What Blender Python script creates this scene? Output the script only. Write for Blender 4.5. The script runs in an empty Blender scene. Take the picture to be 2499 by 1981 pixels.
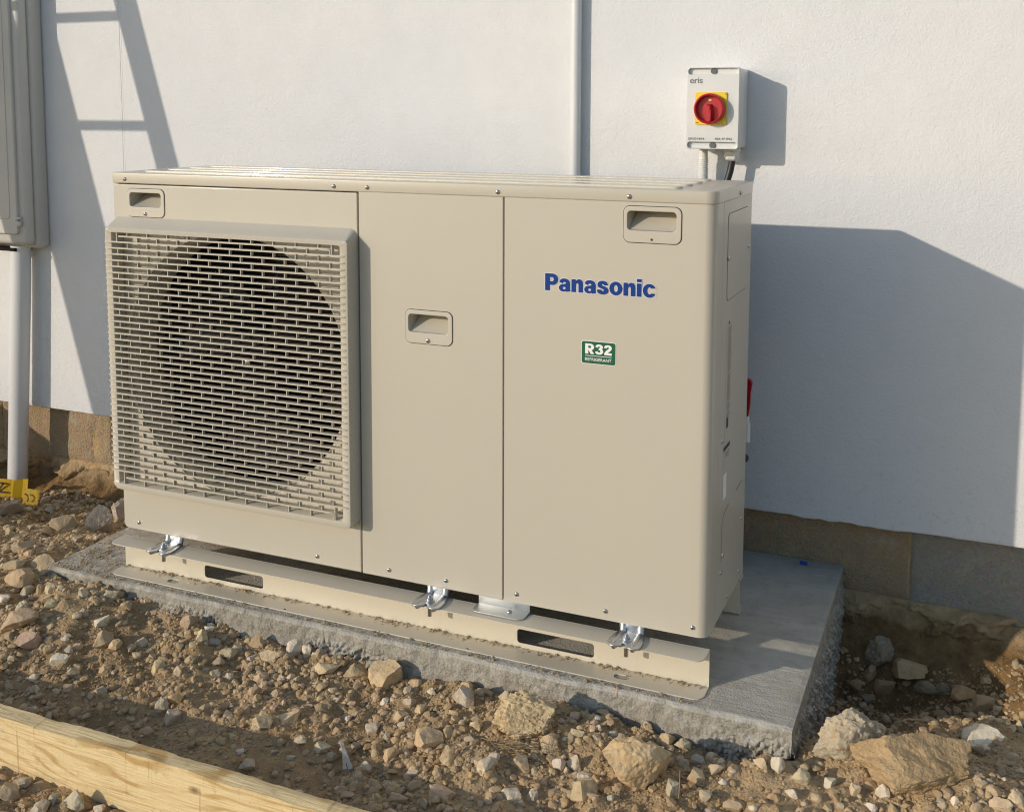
import bpy, bmesh, math, random
import numpy as np
from mathutils import Vector, Matrix

# ------------------------------------------------------------------ camera, sky, sun
scene = bpy.context.scene
COL = scene.collection
cam_d = bpy.data.cameras.new('camera'); cam = bpy.data.objects.new('camera', cam_d); COL.objects.link(cam)
CAM = Vector((1.6857, -1.7965, .9044))
cam.matrix_world = Matrix(((.9189511, -.04260711, .39206316, CAM.x),
                           (.39436126, .09211211, -.91432738, CAM.y),
                           (.00284308, .99483667, .10144912, CAM.z), (0, 0, 0, 1)))
cam_d.sensor_fit = 'HORIZONTAL'; cam_d.sensor_width = 36
cam_d.lens = 2685.3 / 2499 * 36
cam_d.shift_y = -(990.5 - 542.7) / 2499
cam_d.clip_start = .05; cam_d.clip_end = 500
scene.camera = cam

SUN = Vector((.845, 1.0, -.38)).normalized()          # the way the light travels
world = bpy.data.worlds.new('World'); scene.world = world; world.use_nodes = True
wn = world.node_tree; bg = wn.nodes['Background']
sky = wn.nodes.new('ShaderNodeTexSky'); sky.sky_type = 'NISHITA'; sky.sun_disc = False
sky.sun_elevation = math.asin(-SUN.z)
sky.sun_rotation = math.atan2(-SUN.x, -SUN.y)
sky.air_density = 1.0; sky.dust_density = .45; sky.ozone_density = 2.0
wn.links.new(sky.outputs[0], bg.inputs[0]); bg.inputs[1].default_value = .15
sl = bpy.data.lights.new('sun', 'SUN'); sl.energy = 2.6; sl.angle = math.radians(.55); sl.color = (1.0, .885, .75)
so = bpy.data.objects.new('sun', sl); COL.objects.link(so)
so.rotation_euler = SUN.to_track_quat('-Z', 'Y').to_euler()
scene.view_settings.view_transform = 'Standard'; scene.view_settings.look = 'None'
scene.view_settings.gamma = 1; scene.view_settings.exposure = .18
scene.render.engine = 'CYCLES'
scene.cycles.use_denoising = True
scene.cycles.blur_glossy = 0.0
scene.cycles.sample_clamp_indirect = 12.0; scene.cycles.caustics_reflective = True
scene.cycles.max_bounces = 8
scene.cycles.pixel_filter_type = 'BLACKMAN_HARRIS'; scene.cycles.filter_width = 1.15

rnd = random.Random(7); nr = np.random.default_rng(7)

# ------------------------------------------------------------------ noise and terrain
def sstep(a, b, v):
    t = np.clip((v - a) / (b - a), 0.0, 1.0)
    return t * t * (3 - 2 * t)

def _hash(ix, iy, iz, seed):
    h = (ix * 374761393 + iy * 668265263 + iz * 2147483647 + seed * 1274126177) & 0xFFFFFFFF
    h = ((h ^ (h >> 13)) * 1274126177) & 0xFFFFFFFF
    h = ((h ^ (h >> 16)) * 2246822519) & 0xFFFFFFFF
    return ((h ^ (h >> 15)) & 0xFFFFFF) / float(0xFFFFFF) * 2 - 1

def vnoise(x, y, z, seed=0):
    x = np.asarray(x, float); y = np.asarray(y, float); z = np.asarray(z, float)
    fx, fy, fz = np.floor(x), np.floor(y), np.floor(z)
    ix, iy, iz = fx.astype(np.int64), fy.astype(np.int64), fz.astype(np.int64)
    tx, ty, tz = x - fx, y - fy, z - fz
    tx = tx * tx * (3 - 2 * tx); ty = ty * ty * (3 - 2 * ty); tz = tz * tz * (3 - 2 * tz)
    r = 0
    for dx in (0, 1):
        wx = tx if dx else 1 - tx
        for dy in (0, 1):
            wy = ty if dy else 1 - ty
            for dz in (0, 1):
                wz = tz if dz else 1 - tz
                r = r + wx * wy * wz * _hash(ix + dx, iy + dy, iz + dz, seed)
    return r

def fbm(x, y, z, octaves=3, seed=0, gain=0.5):
    r, a, f = 0.0, 1.0, 1.0
    for o in range(octaves):
        r = r + a * vnoise(x * f, y * f, z * f, seed + o * 17); a *= gain; f *= 2.03
    return r

def base_h(x, y):
    """height of the trodden, dug-over ground"""
    x = np.asarray(x, float); y = np.asarray(y, float)
    hx = np.interp(x, [-1.3, -.6, -.22, .04, .37, .65, .99, 1.28, 1.45, 1.8, 2.4],
                   [-.20, -.15, -.105, -.109, -.136, -.146, -.138, -.150, -.150, -.155, -.165])
    t = sstep(-.08, -.5, y)
    h = hx * (1 - t) - .172 * t - .03 * sstep(-.6, -1.3, y)
    tl = sstep(-.05, .6, y)
    left = h * (1 - tl) - .212 * tl
    fl = np.interp(x, [1.40, 1.55, 1.65, 1.8, 2.2], [-.335, -.325, -.285, -.225, -.20])
    mid = np.interp(x, [1.40, 1.55, 1.62, 1.8, 2.2], [-.27, -.225, -.180, -.168, -.17])
    tr1 = sstep(.0, .16, y); tr2 = sstep(.22, .36, y)
    right = (h * (1 - tr1) + mid * tr1) * (1 - tr2) + fl * tr2
    sideL = sstep(-.12, -.2, x); sideR = sstep(1.40, 1.46, x)
    inner = np.where(y > -.06, -.21, h)
    out = inner
    out = np.where(y > -.06, inner * (1 - sideL) + left * sideL, out)
    out = np.where((y > -.06), out * (1 - sideR) + right * sideR, out)
    bank_z = np.where(x > .6, -.155, -.165)
    bk0 = np.where(x > .6, .50, .555)
    bt = np.clip((y - bk0) / (.632 - bk0), 0, 1) ** 1.3
    bank = (sideL + sideR) > .5
    return np.where(bank, out * (1 - bt) + np.maximum(out, bank_z) * bt, out)

def ground_h(x, y):
    h = base_h(x, y)
    near = 1.0
    h = h + .012 * fbm(x * 7, y * 7, 0 * x, 2, 3) + .0065 * fbm(x * 24, y * 24, 0 * x, 2, 11) + .0034 * fbm(x * 75, y * 75, 0 * x, 2, 23)
    h = h + .052 * np.exp(-(((x - 1.655) / .125) ** 2 + ((y + .035) / .075) ** 2)) + .02 * np.exp(-(((x - 1.80) / .12) ** 2 + ((y + .06) / .10) ** 2))
    lump = np.maximum(0, vnoise(x * 40, y * 40, 0 * x, 41) - .25)
    return h + .014 * lump

# ------------------------------------------------------------------ helpers
def link(o): COL.objects.link(o); return o
def tag(o, label=None, cat=None, group=None, kind=None):
    if label: o['label'] = label
    if cat: o['category'] = cat
    if group: o['group'] = group
    if kind: o['kind'] = kind
    return o
def thing(name, loc, label, cat, group=None):
    o = bpy.data.objects.new(name, None); o.empty_display_size = .05; o.location = loc
    return tag(link(o), label, cat, group)
def wloc(o):
    v = Vector(o.location)
    while o.parent: 
        o = o.parent; v = v + Vector(o.location)
    return v
def par(o, parent):
    """geometry is written in place; the part keeps it whatever its parent's base point"""
    if parent is not None:
        o.parent = parent; o.location = Vector(o.location) - wloc(parent)
    return o
def fin(name, bm, mat, parent=None, smooth=40, loc=None):
    me = bpy.data.meshes.new(name); bm.to_mesh(me); bm.free()
    if smooth is not None:
        me.shade_smooth(); me.set_sharp_from_angle(angle=math.radians(smooth))
    if mat: me.materials.append(mat)
    o = link(bpy.data.objects.new(name, me))
    if loc is not None: o.location = loc
    return par(o, parent)
def add(name, me, parent=None, loc=(0, 0, 0), rot=None, scale=None):
    o = link(bpy.data.objects.new(name, me)); o.location = loc
    if rot: o.rotation_euler = rot
    if scale: o.scale = scale
    return par(o, parent)
def np_mesh(name, V, F, mat=None, smooth=True):
    me = bpy.data.meshes.new(name); V = np.asarray(V, np.float32); F = np.asarray(F, np.int32); n = F.shape[1]
    me.vertices.add(len(V)); me.vertices.foreach_set('co', V.ravel())
    me.loops.add(F.size); me.loops.foreach_set('vertex_index', F.ravel())
    me.polygons.add(len(F)); me.polygons.foreach_set('loop_start', np.arange(0, F.size, n, dtype=np.int32))
    me.polygons.foreach_set('loop_total', np.full(len(F), n, np.int32))
    me.update(calc_edges=True); me.validate()
    if smooth: me.shade_smooth()
    else: me.shade_flat()
    if mat: me.materials.append(mat)
    return me
def grid(P):
    """quads of a (rows, cols, 3) array of points"""
    r, c = P.shape[:2]; i = np.arange(r * c).reshape(r, c)
    F = np.stack([i[:-1, :-1], i[:-1, 1:], i[1:, 1:], i[1:, :-1]], -1).reshape(-1, 4)
    return P.reshape(-1, 3), F
def bx(bm, x0, x1, y0, y1, z0, z1, bev=0, seg=2):
    r = bmesh.ops.create_cube(bm, size=1.0); vs = r['verts']
    bmesh.ops.scale(bm, vec=(x1 - x0, y1 - y0, z1 - z0), verts=vs)
    bmesh.ops.translate(bm, vec=((x0 + x1) / 2, (y0 + y1) / 2, (z0 + z1) / 2), verts=vs)
    if bev:
        es = list({e for v in vs for e in v.link_edges})
        bmesh.ops.bevel(bm, geom=es, offset=bev, segments=seg, affect='EDGES', profile=.5)
    return bm
def cyl(bm, p0, p1, r0, r1=None, n=20, caps=True):
    p0, p1 = Vector(p0), Vector(p1); d = p1 - p0; r1 = r0 if r1 is None else r1
    m = Matrix.Translation((p0 + p1) / 2) @ d.to_track_quat('Z', 'Y').to_matrix().to_4x4()
    bmesh.ops.create_cone(bm, cap_ends=caps, segments=n, radius1=r0, radius2=r1, depth=d.length, matrix=m)
    return bm
def tube(bm, pts, r, n=12, caps=True):
    pts = [Vector(p) for p in pts]; rs = r if isinstance(r, (list, tuple)) else [r] * len(pts)
    prev = None; rings = []; up = Vector((0, 0, 1))
    for i, p in enumerate(pts):
        t = (pts[min(i + 1, len(pts) - 1)] - pts[max(i - 1, 0)]).normalized()
        if prev is None:
            a = t.cross(up); a = a if a.length > .05 else t.cross(Vector((1, 0, 0)))
        else: a = prev - t * prev.dot(t)
        a.normalize(); prev = a; b = t.cross(a)
        rings.append([bm.verts.new(p + (a * math.cos(k * 2 * math.pi / n) + b * math.sin(k * 2 * math.pi / n)) * rs[i]) for k in range(n)])
    for A, Bq in zip(rings, rings[1:]):
        for k in range(n): bm.faces.new((A[k], A[(k + 1) % n], Bq[(k + 1) % n], Bq[k]))
    if caps: bm.faces.new(rings[0][::-1]); bm.faces.new(rings[-1])
    bmesh.ops.recalc_face_normals(bm, faces=bm.faces[:])
    return bm
def lathe(bm, prof, origin, axis, n=32, caps=True):
    q = Vector(axis).to_track_quat('Z', 'Y'); o = Vector(origin); rings = []
    for r, h in prof:
        rings.append([bm.verts.new(o + q @ Vector((r * math.cos(k * 2 * math.pi / n), r * math.sin(k * 2 * math.pi / n), h))) for k in range(n)])
    for A, Bq in zip(rings, rings[1:]):
        for k in range(n): bm.faces.new((A[k], A[(k + 1) % n], Bq[(k + 1) % n], Bq[k]))
    if caps and prof[0][0] > 1e-5: bm.faces.new(rings[0][::-1])
    if caps and prof[-1][0] > 1e-5: bm.faces.new(rings[-1])
    bmesh.ops.remove_doubles(bm, verts=bm.verts[:], dist=1e-6)
    bmesh.ops.recalc_face_normals(bm, faces=bm.faces[:])
    return bm
def rr(x0, y0, x1, y1, r, n=6, rs=None):
    """rounded rectangle; rs: radii of bl, br, tr, tl"""
    rs = rs or (r, r, r, r); out = []
    for (cx, cy, a, q) in ((x0, y0, 180, rs[0]), (x1, y0, 270, rs[1]), (x1, y1, 0, rs[2]), (x0, y1, 90, rs[3])):
        sx = 1 if cx == x0 else -1; sy = 1 if cy == y0 else -1
        if q <= 0: out.append((cx, cy)); continue
        for k in range(n + 1):
            t = math.radians(a + 90 * k / n)
            out.append((cx + sx * q + q * math.cos(t), cy + sy * q + q * math.sin(t)))
    return out
def circ(cx, cy, r, n=48): return [(cx + r * math.cos(2 * math.pi * k / n), cy + r * math.sin(2 * math.pi * k / n)) for k in range(n)]
PLANES = {'front': Matrix(((1, 0, 0, 0), (0, 0, -1, 0), (0, 1, 0, 0), (0, 0, 0, 1))),    # (x, z) facing -y
          'side': Matrix(((0, 0, 1, 0), (1, 0, 0, 0), (0, 1, 0, 0), (0, 0, 0, 1))),      # (y, z) facing +x
          'top': Matrix.Identity(4)}                                                      # (x, y) facing +z
def curve_mesh(cu, plane, face):
    o = bpy.data.objects.new('tmp', cu); COL.objects.link(o)
    dg = bpy.context.evaluated_depsgraph_get(); me = bpy.data.meshes.new_from_object(o.evaluated_get(dg))
    bpy.data.objects.remove(o); bpy.data.curves.remove(cu)
    M = PLANES[plane]
    off = {'front': Vector((0, face, 0)), 'side': Vector((face, 0, 0)), 'top': Vector((0, 0, face))}[plane]
    me.transform(Matrix.Translation(off) @ M)
    return me
def plate_mesh(loops, thick, plane, face, bev=0, res=2):
    """a sheet cut to the loops (later loops are holes) whose outer face lies at `face`"""
    cu = bpy.data.curves.new('plate', 'CURVE'); cu.dimensions = '2D'; cu.fill_mode = 'BOTH'
    cu.extrude = max(thick / 2 - bev, 0); cu.bevel_depth = bev; cu.bevel_resolution = res; cu.offset = -bev
    for lp in loops:
        s = cu.splines.new('POLY'); s.points.add(len(lp) - 1); s.use_cyclic_u = True
        for p, q in zip(s.points, lp): p.co = (q[0], q[1], 0, 1)
    sgn = {'front': 1, 'side': -1, 'top': -1}[plane]
    return curve_mesh(cu, plane, face + sgn * thick / 2)
def plate(name, loops, thick, plane, face, mat, parent=None, bev=0, res=2, smooth=35):
    me = plate_mesh(loops, thick, plane, face, bev, res); me.name = name
    if smooth is not None: me.shade_smooth(); me.set_sharp_from_angle(angle=math.radians(smooth))
    me.materials.clear(); me.materials.append(mat)
    return par(link(bpy.data.objects.new(name, me)), parent)
def text(name, body, size, plane, face, x, y, mat, parent, width=None, height=None, bold=0, thick=.0004, spacing=1.0, shear=0):
    cu = bpy.data.curves.new('txt', 'FONT'); cu.body = body; cu.size = size; cu.offset = bold * size
    cu.extrude = thick / 2; cu.space_character = spacing; cu.resolution_u = 6; cu.fill_mode = 'BOTH'; cu.shear = shear
    me = curve_mesh(cu, plane, 0); me.name = name
    n = len(me.vertices); co = np.empty(n * 3, np.float32); me.vertices.foreach_get('co', co); co = co.reshape(-1, 3)
    a = {'front': (0, 2, 1, -1), 'side': (1, 2, 0, 1), 'top': (0, 1, 2, 1)}[plane]
    lo, hi = co.min(0), co.max(0)
    su = width / (hi[a[0]] - lo[a[0]]) if width else 1.0
    sv = height / (hi[a[1]] - lo[a[1]]) if height else su
    co[:, a[0]] = (co[:, a[0]] - lo[a[0]]) * su + x
    co[:, a[1]] = (co[:, a[1]] - lo[a[1]]) * sv + y
    co[:, a[2]] += face + a[3] * thick / 2
    me.vertices.foreach_set('co', co.ravel()); me.update()
    me.materials.clear(); me.materials.append(mat)
    return par(link(bpy.data.objects.new(name, me)), parent)

# ------------------------------------------------------------------ materials
def mat(name, base=(.5, .5, .5), rough=.5, metal=0, **kw):
    m = bpy.data.materials.new(name); m.use_nodes = True; nt = m.node_tree; b = nt.nodes['Principled BSDF']
    b.inputs['Base Color'].default_value = (*base, 1); b.inputs['Roughness'].default_value = rough; b.inputs['Metallic'].default_value = metal
    for k, v in kw.items(): b.inputs[k].default_value = v
    return m
class NT:
    def __init__(s, m): s.t = m.node_tree; s.b = s.t.nodes['Principled BSDF']
    def n(s, typ, **kw):
        nd = s.t.nodes.new(typ)
        for k, v in kw.items():
            if k in nd.inputs: nd.inputs[k].default_value = v
            else: setattr(nd, k, v)
        return nd
    def l(s, a, b): s.t.links.new(a, b)
    def pos(s): return s.n('ShaderNodeNewGeometry').outputs['Position']
    def obj(s): return s.n('ShaderNodeTexCoord').outputs['Object']
    def mapping(s, src, scale=(1, 1, 1), rot=(0, 0, 0), loc=(0, 0, 0)):
        m = s.n('ShaderNodeMapping'); s.l(src, m.inputs[0]); m.inputs['Scale'].default_value = scale; m.inputs['Rotation'].default_value = rot; m.inputs['Location'].default_value = loc
        return m.outputs[0]
    def noise(s, src, scale, detail=3, rough=.55, dist=0):
        t = s.n('ShaderNodeTexNoise'); s.l(src, t.inputs['Vector']); t.inputs['Scale'].default_value = scale
        t.inputs['Detail'].default_value = detail; t.inputs['Roughness'].default_value = rough; t.inputs['Distortion'].default_value = dist
        return t.outputs['Fac']
    def voro(s, src, scale, feature='F1', out='Distance'):
        t = s.n('ShaderNodeTexVoronoi', feature=feature); s.l(src, t.inputs['Vector']); t.inputs['Scale'].default_value = scale
        return t.outputs[out]
    def ramp(s, src, stops):
        r = s.n('ShaderNodeValToRGB'); s.l(src, r.inputs[0]); e = r.color_ramp.elements
        while len(e) < len(stops): e.new(.5)
        for el, (p, c) in zip(e, stops): el.position = p; el.color = (*c, 1) if len(c) == 3 else c
        return r.outputs[0]
    def rampf(s, src, a, b, lo=0, hi=1): return s.maprange(src, a, b, lo, hi)
    def maprange(s, src, a, b, lo=0, hi=1):
        r = s.n('ShaderNodeMapRange'); s.l(src, r.inputs[0])
        for i, v in enumerate((a, b, lo, hi)): r.inputs[i + 1].default_value = v
        return r.outputs[0]
    def mix(s, fac, a, b, mode='MIX'):
        m = s.n('ShaderNodeMix', data_type='RGBA', blend_type=mode)
        for sock, v in ((m.inputs[0], fac), (m.inputs[6], a), (m.inputs[7], b)):
            if isinstance(v, (int, float)): sock.default_value = v
            elif isinstance(v, tuple): sock.default_value = (*v, 1) if len(v) == 3 else v
            else: s.l(v, sock)
        return m.outputs[2]
    def math(s, op, a, b=0):
        m = s.n('ShaderNodeMath', operation=op)
        for i, v in enumerate((a, b)):
            if isinstance(v, (int, float)): m.inputs[i].default_value = v
            else: s.l(v, m.inputs[i])
        return m.outputs[0]
    def color(s, c): s.l(c, s.b.inputs['Base Color'])
    def rough(s, c): s.l(c, s.b.inputs['Roughness'])
    def bump(s, h, dist, strength=1.0, prev=None):
        b = s.n('ShaderNodeBump'); b.inputs['Strength'].default_value = strength; b.inputs['Distance'].default_value = dist
        s.l(h, b.inputs['Height'])
        if prev is not None: s.l(prev, b.inputs['Normal'])
        return b.outputs[0]
    def normal(s, n): s.l(n, s.b.inputs['Normal'])

def m_render():
    m = mat('white_render', (.67, .67, .66), .9); t = NT(m); p = t.pos()
    g = t.noise(p, 250, 2, .6); g2 = t.noise(p, 105, 2, .5); lg = t.noise(p, 2.2, 3, .5); md = t.noise(p, 14, 3, .55)
    c = t.mix(t.maprange(lg, .35, .65), (.69, .685, .67), (.655, .658, .66))
    c = t.mix(t.math('MULTIPLY', t.maprange(md, .4, .7), .35), c, (.63, .625, .61))
    sep = t.n('ShaderNodeSeparateXYZ'); t.l(p, sep.inputs[0])      # soil splashed up from the ground while digging
    spl = t.math('MULTIPLY', t.maprange(t.noise(p, 70, 5, .75), .56, .72), t.maprange(sep.outputs[2], .30, .02, 0, .55)); c = t.mix(spl, c, (.45, .37, .27)); t.color(c)
    b = t.bump(g, .0016, .7); b = t.bump(g2, .0016, .45, b); b = t.bump(md, .006, .25, b); t.normal(b); return m
def m_block():
    m = mat('concrete_block', (.3, .3, .3), .95); t = NT(m); p = t.pos()
    oc = t.n('ShaderNodeObjectInfo').outputs['Color']
    g = t.noise(p, 160, 4, .65); v = t.voro(p, 210); lg = t.noise(p, 9, 4, .6)
    c = t.mix(t.maprange(g, .35, .68), oc, (.24, .215, .18), 'MIX')
    c = t.mix(.35, c, oc); agg = t.voro(p, 95, out='Color'); c = t.mix(.16, c, t.mix(1.0, c, agg, 'MULTIPLY')); c = t.mix(t.maprange(lg, .48, .72, 0, .75), c, t.mix(.5, oc, (.20, .145, .085)))
    lime = t.maprange(t.noise(p, 5.5, 5, .65), .62, .72, 0, .8); c = t.mix(t.math('MULTIPLY', lime, .5), c, (.5, .49, .46)); t.color(c)
    b = t.bump(g, .006, .9); b = t.bump(v, .003, .6, b); t.normal(b); return m
def m_soil():
    m = mat('soil', (.3, .22, .14), .98); t = NT(m); p = t.pos()
    lg = t.noise(p, 4.2, 4, .6); md = t.noise(p, 34, 5, .65); fn = t.noise(p, 260, 3, .7); v = t.voro(p, 190)
    c = t.ramp(lg, [(.3, (.25, .152, .066)), (.5, (.385, .255, .122)), (.72, (.47, .335, .18))])
    c = t.mix(t.maprange(md, .35, .7, 0, .65), c, (.52, .375, .205)); c = t.mix(t.maprange(fn, .52, .75, 0, .45), c, (.21, .125, .06))
    # dug clay below the plinth is a browner soil, saturated against the blue shade
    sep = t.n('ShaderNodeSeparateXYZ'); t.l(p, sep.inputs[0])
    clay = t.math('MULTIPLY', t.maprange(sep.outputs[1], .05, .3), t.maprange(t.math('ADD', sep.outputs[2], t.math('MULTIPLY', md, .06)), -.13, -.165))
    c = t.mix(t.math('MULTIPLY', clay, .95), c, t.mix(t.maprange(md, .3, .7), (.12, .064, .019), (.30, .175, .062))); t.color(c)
    b = t.bump(fn, .0035, .8); b = t.bump(md, .012, .6, b); b = t.bump(v, .0025, .5, b); t.normal(b); return m
def m_concrete():
    m = mat('concrete', (.36, .36, .35), .85); t = NT(m); p = t.pos()
    st = t.noise(t.mapping(p, (6, 90, 30), (0, 0, math.radians(12))), 1, 4, .6)
    lg = t.noise(p, 6, 4, .6); fn = t.noise(p, 240, 3, .7); v = t.voro(p, 330); md = t.noise(p, 40, 4, .6)
    c = t.ramp(lg, [(.3, (.37, .335, .265)), (.55, (.46, .425, .345)), (.75, (.53, .50, .425))])
    c = t.mix(t.maprange(st, .45, .7, 0, .42), c, (.58, .56, .51)); c = t.mix(t.maprange(md, .5, .72, 0, .5), c, (.29, .275, .24))
    c = t.mix(t.maprange(fn, .6, .8, 0, .35), c, (.2, .195, .185)); 
    sep = t.n('ShaderNodeSeparateXYZ'); t.l(p, sep.inputs[0])
    # soil trodden onto the slab at its left and front
    dirt = t.math('MULTIPLY', t.maprange(t.math('ADD', sep.outputs[0], t.math('MULTIPLY', lg, .5)), .62, .2), t.maprange(md, .42, .58))
    c = t.mix(t.math('MULTIPLY', dirt, .6), c, (.33, .25, .155))
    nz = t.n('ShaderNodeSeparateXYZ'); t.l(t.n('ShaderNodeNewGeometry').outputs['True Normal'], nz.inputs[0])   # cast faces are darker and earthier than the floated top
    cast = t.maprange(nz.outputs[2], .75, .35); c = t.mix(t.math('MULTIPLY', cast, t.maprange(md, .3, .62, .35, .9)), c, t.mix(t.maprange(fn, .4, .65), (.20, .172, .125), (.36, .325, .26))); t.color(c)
    b = t.bump(st, .0030, .7); b = t.bump(fn, .0030, .7, b); b = t.bump(md, .006, .5, b); b = t.bump(v, .0016, .4, b); t.normal(b); return m
def m_paint(name, base, rough=.42, coat=.25, cr=.12, peel=.12):
    m = mat(name, base, rough); t = NT(m); t.b.inputs['Coat Weight'].default_value = coat; t.b.inputs['Coat Roughness'].default_value = cr
    p = t.pos(); f = t.noise(p, 900, 2, .5); lg = t.noise(p, 5, 4, .6); dust = t.noise(p, 60, 5, .7)
    c = t.mix(t.maprange(lg, .3, .7, 0, 1), base, tuple(v * .955 for v in base))
    c = t.mix(t.maprange(dust, .6, .8, 0, .14), c, (.42, .36, .28))
    sep = t.n('ShaderNodeSeparateXYZ'); t.l(p, sep.inputs[0])      # dust and mud spots low down
    sp_ = t.math('MULTIPLY', t.maprange(t.noise(p, 150, 4, .75), .60, .72), t.maprange(sep.outputs[2], .16, -.02, 0, .5)); c = t.mix(sp_, c, (.40, .32, .22)); t.color(c)
    t.rough(t.maprange(lg, .3, .7, rough - .05, rough + .08)); t.normal(t.bump(f, .0002, peel)); return m
def m_zinc():
    m = mat('zinc_plate', (.62, .65, .69), .28, 1.0); t = NT(m); p = t.pos()
    n1 = t.noise(p, 55, 4, .6); n2 = t.noise(p, 400, 2, .5)
    t.color(t.ramp(n1, [(.3, (.44, .455, .47)), (.6, (.56, .575, .59)), (.8, (.64, .65, .655))])); t.rough(t.maprange(n1, .3, .7, .36, .46))
    t.normal(t.bump(n2, .0002, .1)); return m
def m_rock():
    m = mat('limestone', (.5, .42, .3), .95); t = NT(m); p = t.obj()
    oc = t.n('ShaderNodeObjectInfo'); rv = oc.outputs['Random']
    pp = t.n('ShaderNodeVectorMath', operation='ADD'); t.l(t.pos(), pp.inputs[0]); p = pp.outputs[0]
    a = t.noise(p, 38, 5, .65); b_ = t.noise(p, 160, 4, .65); v = t.voro(p, 120); st = t.noise(p, 16, 4, .6, .6)
    c = t.mix(t.maprange(a, .35, .68), oc.outputs['Color'], t.mix(.30, oc.outputs['Color'], (.6, .55, .45)))
    c = t.mix(t.maprange(st, .56, .72, 0, .6), c, t.mix(.5, oc.outputs['Color'], (.29, .19, .09)))
    c = t.mix(t.maprange(b_, .55, .75, 0, .45), c, (.36, .27, .165)); c = t.mix(t.maprange(t.noise(p, 70, 4, .65), .5, .66, 0, .7), c, (.42, .30, .165)); t.color(c)
    n = t.bump(a, .006, .55); n = t.bump(b_, .0022, .7, n); n = t.bump(v, .0012, .4, n); t.normal(n); return m
def m_gravel():
    m = mat('gravel_stone', (.45, .38, .3), .95); t = NT(m)
    at = t.n('ShaderNodeAttribute', attribute_name='tint'); p = t.pos(); a = t.noise(p, 170, 4, .65); du = t.noise(p, 60, 4, .6)
    c = t.mix(t.maprange(a, .35, .7), at.outputs['Color'], t.mix(.5, at.outputs['Color'], (.40, .285, .15))); c = t.mix(t.maprange(du, .40, .60, 0, .7), c, (.42, .295, .155)); t.color(c)
    t.normal(t.bump(a, .0018, .8)); return m
def m_wood(name, light, dark, rough=.8, zs=1.0):
    m = mat(name, light, rough); t = NT(m); p = t.pos()
    warp = t.noise(t.mapping(p, (2.2, 6, 9)), 1.0, 3, .5)
    sep = t.n('ShaderNodeSeparateXYZ'); t.l(p, sep.inputs[0])
    arg = t.math('ADD', t.math('MULTIPLY', sep.outputs[2], 48 * zs), t.math('MULTIPLY', warp, 9.0))
    arg = t.math('ADD', arg, t.math('MULTIPLY', sep.outputs[0], 1.6))
    ring = t.math('SINE', t.math('MULTIPLY', arg, 6.28)); fib = t.noise(t.mapping(p, (14, 300, 420)), 1, 4, .6)
    c = t.mix(t.math('MULTIPLY', t.maprange(ring, .45, .9), t.maprange(t.noise(p, 9, 3, .5), .38, .6, .2, 1.0)), light, dark); c = t.mix(t.maprange(fib, .46, .7, 0, .6), c, dark)
    saw = t.noise(t.mapping(p, (60, 1, 2.5), (0, .08, 0)), 1, 3, .7); c = t.mix(t.maprange(saw, .61, .65, 0, .42), c, tuple(v * .5 for v in dark))
    kn = t.voro(t.mapping(p, (7, 3, 13)), 1); c = t.mix(t.maprange(kn, .10, .03, 0, .85), c, tuple(v * .35 for v in dark))
    dirt = t.noise(p, 26, 5, .7); c = t.mix(t.maprange(dirt, .56, .74, 0, .6), c, (.30, .20, .09)); spk = t.noise(p, 180, 4, .7); c = t.mix(t.maprange(spk, .62, .74, 0, .55), c, (.2, .13, .06)); t.color(c)
    b = t.bump(fib, .0022, .9); b = t.bump(saw, .0018, .7, b); t.normal(b); return m

M = dict(
    render=m_render(), block=m_block(), soil=m_soil(), concrete=m_concrete(), rock=m_rock(), gravel=m_gravel(), zinc=m_zinc(),
    beige=m_paint('beige_enamel', (.50, .458, .370)), grille=m_paint('beige_plastic', (.505, .462, .372), .45, .15, .2, .05),
    lid=m_paint('beige_lid_enamel', (.505, .462, .37), .34, .35, .22, .05), rail=m_paint('cream_rail_enamel', (.58, .52, .40), .45, .15, .2),
    dark=mat('dark_inside', (.020, .017, .016), .8, **{'Specular IOR Level': .05}), fan=mat('black_fan_plastic', (.012, .011, .011), .8, **{'Specular IOR Level': .15}), fins=mat('dark_fins', (.022, .018, .017), .8, **{'Specular IOR Level': .05}),
    seam=mat('dark_seam', (.02, .018, .015), .8), screw=mat('steel_screw', (.52, .5, .47), .28, 1.0), recess=mat('screw_recess', (.03, .03, .03), .6),
    blue=mat('blue_print', (.0015, .035, .20), .6, **{'Specular IOR Level': .25}), edge=mat('pale_sticker', (.60, .60, .62), .35), green=mat('green_badge', (.008, .10, .045), .35),
    white=mat('white_print', (.78, .78, .75), .4), greyprint=mat('grey_print', (.15, .15, .155), .5), blackprint=mat('black_print', (.02, .02, .02), .5),
    iso=m_paint('light_grey_plastic', (.62, .62, .60), .35, .2, .15, .03), isored=mat('red_plastic', (.40, .012, .018), .34), yellow=mat('yellow_plastic', (.78, .52, .02), .4),
    gland=mat('white_nylon', (.66, .65, .61), .4), cable=mat('black_rubber', (.015, .015, .016), .45), pvc=m_paint('white_pvc', (.64, .64, .63), .38, .1, .2, .03),
    meter=m_paint('cream_glassfibre', (.52, .50, .45), .5, .05, .3, .2), tape=mat('yellow_tape', (.66, .45, .02), .45), tapeink=mat('tape_ink', (.015, .013, .01), .5),
    bluebit=mat('blue_plastic', (.01, .05, .35), .4), alu=mat('aluminium', (.6, .6, .6), .35, 1.0), straw=mat('dry_straw', (.30, .22, .12), .9),
    splinter=m_wood('grey_wood', (.42, .40, .36), (.27, .25, .22)), plank=m_wood('sawn_pine', (.74, .58, .31), (.50, .32, .12)), brass=mat('brass', (.55, .40, .15), .35, 1.0))

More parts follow.
